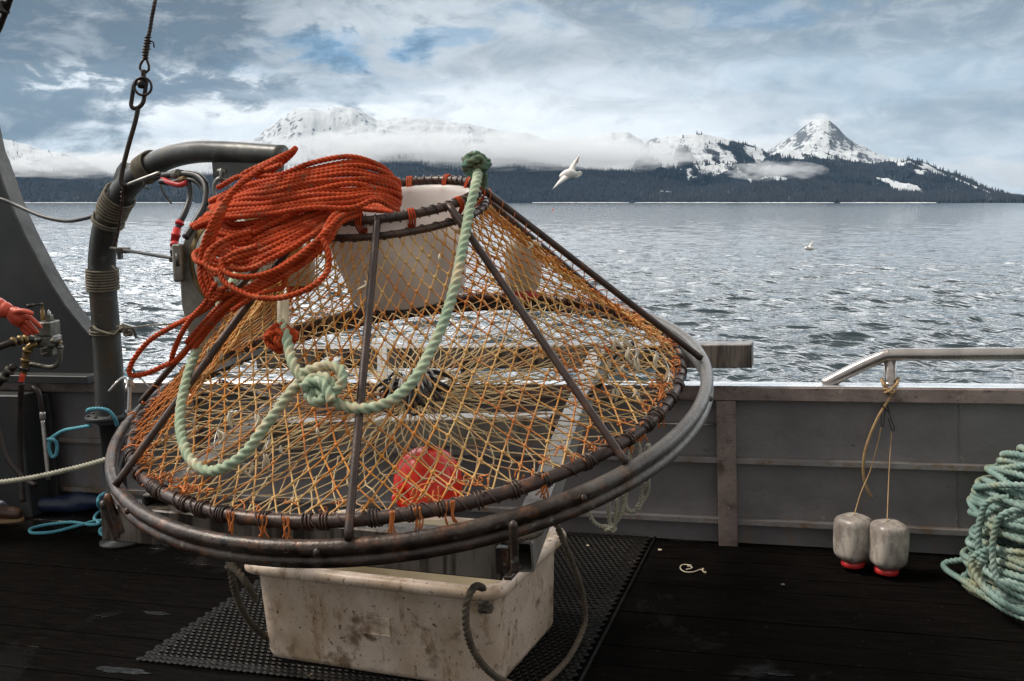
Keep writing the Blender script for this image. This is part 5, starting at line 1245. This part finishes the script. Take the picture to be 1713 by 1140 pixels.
# valve
vx = 5.92
vv_ = thing('hydraulic_valve', 'greasy hydraulic valve block with a small crank handle on the fin plate', 'valve', P(82, 560, vx))
def zb(x0, x1, y0, y1, d, dep, bev=.006, name='block', m='valve'):
    mb = MB(); k = d/FPX; mb.box(P((x0+x1)/2, (y0+y1)/2, d), np.eye(3), ((x1-x0)/2*k, dep, (y1-y0)/2*k), bev); return mb.build(name, M[m], vv_)
zb(68, 93, 537, 561, vx, .07); zb(78, 87, 527, 537, vx, .025, .004); zb(65, 98, 560, 580, vx-.01, .06, .012); zb(72, 92, 580, 596, vx, .04, .01)
mb = MB(); k = vx/FPX; c_ = P(72, 536, vx-.02); mb.lathe([(3.6*k, 0), (3.6*k, 16*k), (2.6*k, 17*k), (2.2*k, 18*k), (2.2*k, 27*k), (2.6*k, 28*k), (0, 30*k)], c_, np.eye(3), 16); mb.build('stem', M['brass'], vv_)
mb = MB(); cord(mb, pp([(72, 509, vx-.03), (60, 510, vx-.05), (54, 511, vx-.06)]), .006, 8); cord(mb, pp([(56, 511, vx-.06), (50, 512, vx-.07), (45, 513, vx-.08)]), .011, 10); mb.build('crank_handle', M['iron'], vv_)
mb = MB(); mb.lathe([(3*k, 0), (3*k, 5*k), (1.6*k, 6*k), (1.3*k, 8*k), (0, 8.5*k)], P(82, 527, vx-.01), np.eye(3), 12); mb.build('bolt', M['brightrod'], vv_)
axh = np.stack([[0, 1, 0], [0, 0, 1.], [1, 0, 0]]); axf = np.stack([[1., 0, 0], [0, 0, 1.], [0, -1, 0]])
mb = MB()
for (x, y, r) in ((70, 566, 4), (82, 580, 3), (96, 568, 5), (78, 590, 3)): mb.lathe([(r*k, -.02), (r*k, .05), (r*.7*k, .055), (r*.5*k, .08), (0, .082)], P(x, y, vx-.04), axf, 12)
mb.build('port', M['valve'], vv_)
def pipe(pts, r, m, name='pipe', cuff=None):
    mb = MB(); cord(mb, pp(pts), r, 14, step=.015); mb.build(name, M[m], vv_)
    if cuff:
        for (i0, mm) in cuff:
            mb = MB(); l = spline(pp(pts), .01); i_ = min(int(i0*len(l)), len(l)-3); mb.sweep(l[i_:i_+3], [r*1.45]*len(l[i_:i_+3]), 6); mb.build('collar', M[mm], vv_)
pipe([(98, 572, 5.9), (100, 582, 5.88), (100, 600, 5.88), (96, 610, 5.88), (84, 615, 5.88), (65, 612, 5.88), (48, 609, 5.88)], .0150, 'valve', cuff=((.02, 'brass'), (.12, 'valve')))
pipe([(66, 568, 5.86), (48, 568, 5.8), (30, 570, 5.75), (12, 576, 5.7), (-20, 588, 5.65)], .020, 'iron', cuff=((.1, 'valve'), (.28, 'brass'), (.36, 'brass'), (.5, 'brass')))
pipe([(62, 575, 5.84), (50, 580, 5.82), (44, 592, 5.82), (42, 610, 5.82), (38, 628, 5.82)], .020, 'brass', cuff=((.3, 'brass'), (.55, 'brass'), (.75, 'iron')))
pipe([(38, 626, 5.80), (36, 636, 5.80), (35, 644, 5.80)], .016, 'orangetip')
pipe([(24, 612, 5.8), (14, 622, 5.8), (4, 634, 5.8), (-12, 652, 5.8)], .022, 'iron', cuff=((.15, 'valve'), (.4, 'valve')))
pipe([(36, 640, 5.78), (34, 690, 5.8), (33, 760, 5.8), (38, 840, 5.75)], .018, 'iron', 'hose')
pipe([(-10, 650, 5.75), (-4, 700, 5.75), (10, 760, 5.7), (40, 800, 5.65), (60, 812, 5.6)], .016, 'iron', 'hose')
pipe([(54, 648, 5.72), (64, 656, 5.7), (69, 680, 5.7), (71, 702, 5.7)], .014, 'iron', 'hose')
mb = MB(); mb.sweep(spline(pp([(71, 700, 5.68), (76, 750, 5.66), (81, 803, 5.64)]), .03), .012, 14); mb.sweep(spline(pp([(71, 690, 5.68), (71.5, 702, 5.68)]), .01), .017, 14); mb.build('piston_rod', M['steeltube'], vv_)
# blue lines
def brope(pts, lab, r=.0085, m='bluerope', cat='rope', name='rope', grp='blue lines on the left side'):
    mb = MB(); rope(mb, pp(pts), r, 9); return tag(mb.build(name, M[m]), lab, cat, grp)
brope([(146, 688, 5.36), (150, 685, 5.34), (168, 684, 5.34), (182, 688, 5.34), (192, 700, 5.36), (196, 712, 5.4)], 'short blue rope draped over the davit flange')
brope([(152, 712, 5.45), (130, 716, 5.5), (108, 720, 5.55), (93, 728, 5.58), (84, 736, 5.58), (82, 750, 5.58), (87, 764, 5.58), (94, 760, 5.57), (95, 745, 5.57), (90, 736, 5.56), (80, 735, 5.57)], 'blue rope knotted in front of the dark locker panel')
oq = [(172, 856), (164, 858), (158, 868), (166, 876), (150, 878), (120, 874), (80, 878), (54, 884), (50, 889), (58, 892), (90, 890), (130, 880), (160, 872), (175, 872), (180, 878), (168, 886), (170, 894), (182, 896), (188, 890)]
mb = MB(); rope(mb, [onpl(x, y, .012) for x, y in oq], .0085, 9); rope(mb, [onpl(176, 860, .012), P(165, 845, 5.5), P(166, 832, 5.5), P(176, 825, 5.5)], .0085, 9); tag(mb.build('rope', M['bluerope']), 'light blue rope looped on the black deck at left', 'rope', 'blue lines on the left side')
brope([(640, 640, 3.9), (600, 640, 4.0)], 'x', .001) if 0 else None
brope([(-40, 810, 4.55), (0, 807, 4.55), (55, 799, 4.5), (110, 787, 4.45), (150, 777, 4.4), (200, 762, 4.35), (260, 744, 4.4), (330, 720, 4.6)], 'taut grey mooring rope running in from the left edge to the hoop', .0105, 'greyrope', 'rope', 'mooring_rope', None)
mb = MB(); l = spline([onpl(-160, 850, .05), onpl(-20, 848, .055), onpl(60, 846, .05), onpl(120, 842, .05), onpl(185, 838, .045)], .03)
rr_ = .050+.012*np.array([vnoise(np.array([i*.31]), np.array([0.]), 3)[0] for i in range(len(l))]); mb.sweep(l+RNG.normal(size=l.shape)*.003, rr_, 18, 2, .3, .12); tag(mb.build('rolled_tarp', M['tarp']), 'dark blue tarp rolled up along the foot of the locker at left', 'tarp')
# grapnel
gp = thing('grapnel', 'small white metal grapnel with bent prongs hanging beside the davit', 'grapnel', P(216, 650, 3.40)); d = 3.40
mb = MB(); cord(mb, pp([(217, 628, d), (217, 650, d), (216, 690, d)]), .0062, 10, step=.01); mb.sweep(spline(pp([(217, 632, d), (217, 646, d)]), .01), .012, 10); mb.build('shank', M['railtop'], gp)
for pr in ([(213, 634, d), (205, 632, d-.02), (195, 640, d-.05), (182, 655, d-.05)], [(221, 634, d), (230, 631, d-.01), (240, 638, d-.03), (252, 650, d-.03)], [(215, 634, d), (213, 640, d-.05), (211, 652, d-.08)], [(219, 634, d), (222, 640, d+.05), (224, 650, d+.08)]):
    mb = MB(); cord(mb, pp(pr), .0034, 8, step=.01); mb.build('prong', M['railtop'], gp)
mb = MB(); rope(mb, pp([(210, 620, d), (214, 616, d-.02), (222, 618, d), (225, 626, d), (218, 630, d-.01), (211, 626, d)]), .004, 8); mb.build('blue_whipping', M['bluerope'], gp)

# ---------------------------------------------------------------- the person at the left edge
def remeshed(name, mb, m, parent, vox, loc=None, sm=8):
    o = mb.build(name, m, parent, loc); r_ = o.modifiers.new('fuse', 'REMESH'); r_.mode = 'VOXEL'; r_.voxel_size = vox; r_.use_smooth_shade = True
    s2 = o.modifiers.new('smooth', 'SMOOTH'); s2.iterations = sm; s2.factor = .5; return o
def limb(mb, pts, rs, step=.012, n=16):
    l = spline(pts, step); L = np.r_[0, np.cumsum(np.linalg.norm(np.diff(np.asarray(pts), axis=0), axis=1))]; L /= L[-1]
    r = np.interp(np.linspace(0, 1, len(l)), L, rs); r[0] *= .75; r[-1] *= .55; mb.sweep(l, r, n)
foot = onpl(2, 872, .0); fx, fy, fz = foot
per = thing('person', 'person in dark oilskins with an orange rubber glove reaching in at the left edge', 'person', foot)
sh_ = np.array([fx-.36, fy-.22, fz])
pel = sh_+np.array([0, 0, .94]); chest = pel+np.array([.02, -.05, .38]); neck = chest+np.array([.01, -.02, .20])
shR = chest+np.array([.06, -.20, .14]); shL = chest+np.array([-.02, .20, .14])
wr = P(2, 520, 5.18); elb = P(-78, 520, 5.24)
mb = MB()
limb(mb, [pel-np.array([0, 0, .1]), pel, (pel+chest)/2, chest, chest+np.array([0, 0, .12])], [.15, .165, .155, .175, .13])
limb(mb, [chest+np.array([0, 0, .1]), neck, neck+np.array([.01, -.01, .08])], [.075, .058, .055])
limb(mb, [shL, chest+np.array([0, 0, .13]), shR], [.075, .09, .075])
limb(mb, [shR, (shR+elb)/2+np.array([-.02, 0, 0]), elb, elb*.35+wr*.65, wr-(wr-elb)*.12], [.075, .066, .056, .050, .046])
eL = shL+np.array([-.10, .06, -.28]); limb(mb, [shL, eL, eL+np.array([.12, -.04, -.22])], [.075, .058, .045])
hd_ = neck+np.array([.03, -.02, .20])
limb(mb, [pel+np.array([.0, -.09, -.05]), pel+np.array([.10, -.10, -.45]), foot+np.array([-.06, -.0, .12])], [.105, .078, .062]); limb(mb, [pel+np.array([0, .09, -.05]), pel+np.array([-.02, .12, -.46]), sh_+np.array([-.12, .16, .12])], [.105, .078, .062])
remeshed('body', mb, M['cloth'], per, .014)
mb = MB(); V = []
th_ = np.linspace(0, np.pi, 20); ph_ = np.linspace(0, 2*np.pi, 33)[:-1]
for a in th_:
    for b in ph_:
        x, y, z = math.sin(a)*math.cos(b), math.sin(a)*math.sin(b), math.cos(a)
        rx = .098*(1-.10*max(0, -z)); ry = .076*(1-.18*max(0, -z)); 
        if x > .2 and z < 0: rx *= 1.02
        nose = .022*math.exp(-((y/.16)**2+((z+.08)/.17)**2))*(x > .3); eye = -.008*math.exp(-(((abs(y)-.36)/.14)**2+((z-.12)/.09)**2))*(x > 0); mouth = -.004*math.exp(-((y/.3)**2+((z+.45)/.05)**2))*(x > 0)
        V.append(hd_+np.array([x*rx+nose+eye+mouth, y*ry, z*.122]))
mb.add(V, [(i*32+j, (i+1)*32+j, (i+1)*32+(j+1) % 32, i*32+(j+1) % 32) for i in range(19) for j in range(32)], True)
for sy_ in (-1, 1): mb.sweep(spline([hd_+np.array([-.005, sy_*.072, .03]), hd_+np.array([-.014, sy_*.086, .02]), hd_+np.array([-.012, sy_*.084, -.01]), hd_+np.array([-.002, sy_*.072, -.03])], .006), .009, 8)
mb.build('head', M['skin'], per)
mb = MB(); V = []
for a in np.linspace(0, 1.75, 12):
    for b in ph_: V.append(hd_+np.array([math.sin(a)*math.cos(b)*.108-.008, math.sin(a)*math.sin(b)*.086, math.cos(a)*.132]))
mb.add(V, [(i*32+j, (i+1)*32+j, (i+1)*32+(j+1) % 32, i*32+(j+1) % 32) for i in range(11) for j in range(32) if not (i > 6 and (j < 8 or j > 24))], True); mb.build('wool_cap', M['cloth'], per)
# glove: palm, five fingers, gauntlet
mb = MB(); d = 5.15
def G_(x, y, dd=0.0): return P(x, y, d+dd)
palm = [G_(14, 521), G_(24, 526), G_(34, 533), G_(42, 538)]
limb(mb, palm, [.030, .036, .036, .026], .004)
limb(mb, [G_(16, 522), G_(28, 523, -.01), G_(44, 531, -.012)], [.028, .028, .016], .004); limb(mb, [G_(18, 526), G_(26, 536), G_(35, 545)], [.028, .028, .016], .004)
for (pts, r0) in (([(38, 529, -.01), (49, 531, -.016), (60, 540, -.012), (70, 549.5, 0)], .0125), ([(38, 534, 0), (46, 539, -.004), (56, 550, 0), (64.5, 558.5, .008)], .0130), ([(34, 538, .006), (41, 544, .006), (49, 553, .010), (57.5, 560.5, .016)], .0125), ([(28, 540, .014), (35.5, 547, .014), (41, 555, .018), (48.5, 562, .022)], .0110),
                  ([(24, 523, -.02), (34, 520.5, -.035), (45, 522, -.04), (56, 525.5, -.042)], .0135)):
    limb(mb, [G_(*q) for q in pts], [r0*1.25, r0*1.1, r0*1.02, r0*.85], .003, 14)
remeshed('glove', mb, M['glove'], per, .0042, sm=5)
mb = MB(); l = spline([G_(-40, 515, .04), G_(-20, 514, .02), G_(-6, 515, .01), G_(6, 518, 0), G_(12, 520, 0), G_(17, 522, 0)], .006); ii = np.linspace(0, 1, len(l)); mb.sweep(l, np.interp(ii, [0, .6, .75, .82, .9, 1], [.066, .056, .050, .040, .043, .034])*(1+.03*np.sin(ii*60)), 22); mb.build('gauntlet', M['glove'], per)
# boots
for (f0, yaw, nm) in ((foot, -.05, 0), (sh_+np.array([-.14, .18, 0]), .2, 1)):
    cx_, sx_ = math.cos(yaw), math.sin(yaw); ax_b = np.array([[cx_, sx_, .0], [-sx_, cx_, 0], [0, 0, 1.]]); mb = MB()
    z0 = BW[2]*0
    def q_(x, y, z): return f0+ax_b[0]*x+ax_b[1]*y+np.array([0, 0, z])
    limb(mb, [q_(-.13, 0, .055), q_(-.05, 0, .065), q_(.04, 0, .056), q_(.10, 0, .046), q_(.135, 0, .040)], [.042, .045, .045, .044, .030], .006); limb(mb, [q_(-.08, 0, .06), q_(-.08, 0, .16), q_(-.085, 0, .24)], [.048, .050, .056], .01)
    remeshed('boot', mb, M['boot'], per, .007)
    mb = MB(); a = np.linspace(0, 2*np.pi, 29)[:-1]; mb.prism([q_(.002+.148*math.cos(t_), (.048+.006*math.cos(t_))*math.sin(t_), .013) for t_ in a], .022, np.array([0, 0, 1.])); mb.build('sole', M['sole'], per)

# ================================================================ GULLS AND FLOATS
def gull(c_px, d, parts_w, label, scale=1.0):
    g = thing('gull', label, 'gull', P(*c_px, d), 'gulls over the water'); return g
d = 21.0; k = d/FPX
g = gull((952, 292), d, None, 'white gull gliding with wings spread above the far shore right of the pot')
mb = MB()
limb(mb, [P(937, 297, d), P(941, 294.5, d), P(946, 292, d), P(953, 290.5, d), P(960, 291, d), P(966, 291.5, d)], [.045, .062, .085, .10, .08, .035], .01, 18)
def wing(mb, root, tip, mid, chord, dep):
    """wing as a thin tapered solid running root > mid > tip; chord in px"""
    n_ = 14; V = []; 
    for i in range(n_+1):
        t_ = i/n_; q = np.array(root)*(1-t_)**2+np.array(mid)*2*t_*(1-t_)+np.array(tip)*t_**2
        c2 = chord*(1-t_**1.6)*.98+.35; dirx = np.array([1.0, .42]); dirx /= np.linalg.norm(dirx)
        le = q-dirx*c2*.38; te = q+dirx*c2*.62; dd = d+dep*math.sin(t_*1.4)
        th2 = .018*(1-t_*.8)+.004
        for (xy, o_) in ((le, 0), ((le*.6+te*.4), th2), (te, 0), ((le*.6+te*.4), -th2)): V.append(P(xy[0], xy[1], dd)+np.array([0, o_, o_*.5]))
    F = [[i*4+a, i*4+(a+1) % 4, (i+1)*4+(a+1) % 4, (i+1)*4+a] for i in range(n_) for a in range(4)]+[[0, 1, 2, 3][::-1], [n_*4+a for a in range(4)]]
    mb.add(V, F, True)
wing(mb, (953, 291), (968.6, 261), (957, 277), 12, .35)
wing(mb, (950, 293), (924.5, 317), (940, 299), 12, -.35)
mb.prism([P(963, 289.5, d), P(971, 286.5, d), P(974, 289, d), P(973, 293, d), P(967, 296.5, d), P(960, 297, d)], .03, np.array([.1, 1, .3])); mb.build('body', M['gull'], g)
mb = MB(); V = [P(963.5, 272, d+.3), P(968.8, 260.4, d+.36), P(969.2, 262, d+.36), P(966.6, 274, d+.3)]; mb.prism([v-np.array([0, .03, 0]) for v in V], .012, np.array([0, 1., 0])); mb.build('wing_tip', M['gullgrey'], g)
mb = MB(); mb.sweep(spline([P(937.5, 297, d), P(935.8, 298, d)], .008), [.018, .012, .004][:len(spline([P(937.5, 297, d), P(935.8, 298, d)], .008))] if len(spline([P(937.5, 297, d), P(935.8, 298, d)], .008)) == 3 else .010, 8); mb.build('beak', M['beak'], g)
d = 46.0
g2 = gull((1354, 416), d, None, 'small white gull flapping low over the water at right')
mb = MB(); limb(mb, [P(1346, 415.5, d), P(1350, 415.5, d), P(1356, 416, d), P(1362, 417.5, d)], [.05, .09, .10, .03], .02, 14)
wing(mb, (1354, 415), (1361.5, 403.5), (1355, 409), 5, .3); wing(mb, (1352, 415), (1343, 410), (1348, 410), 4, -.3); mb.build('body', M['gull'], g2)
for (x, y, r, m, lab) in ((925, 352, .42, 'float', 'red fishing float far off on the water'), (986, 351, .30, 'darkfloat', 'dark fishing float far off on the water')):
    rw = ray(x, y); tt = (SEA-CAM[2])/rw[2]; q = CAM+rw*tt; mb = MB(); a = np.linspace(0, np.pi, 11); mb.lathe([(r*math.sin(t_), -r*math.cos(t_)) for t_ in a]+[(.06, r), (.06, r*1.5), (0, r*1.55)], q+np.array([0, 0, r*.35]), np.eye(3), 18); tag(mb.build('net_float', M[m]), lab, 'float', 'floats on the water')
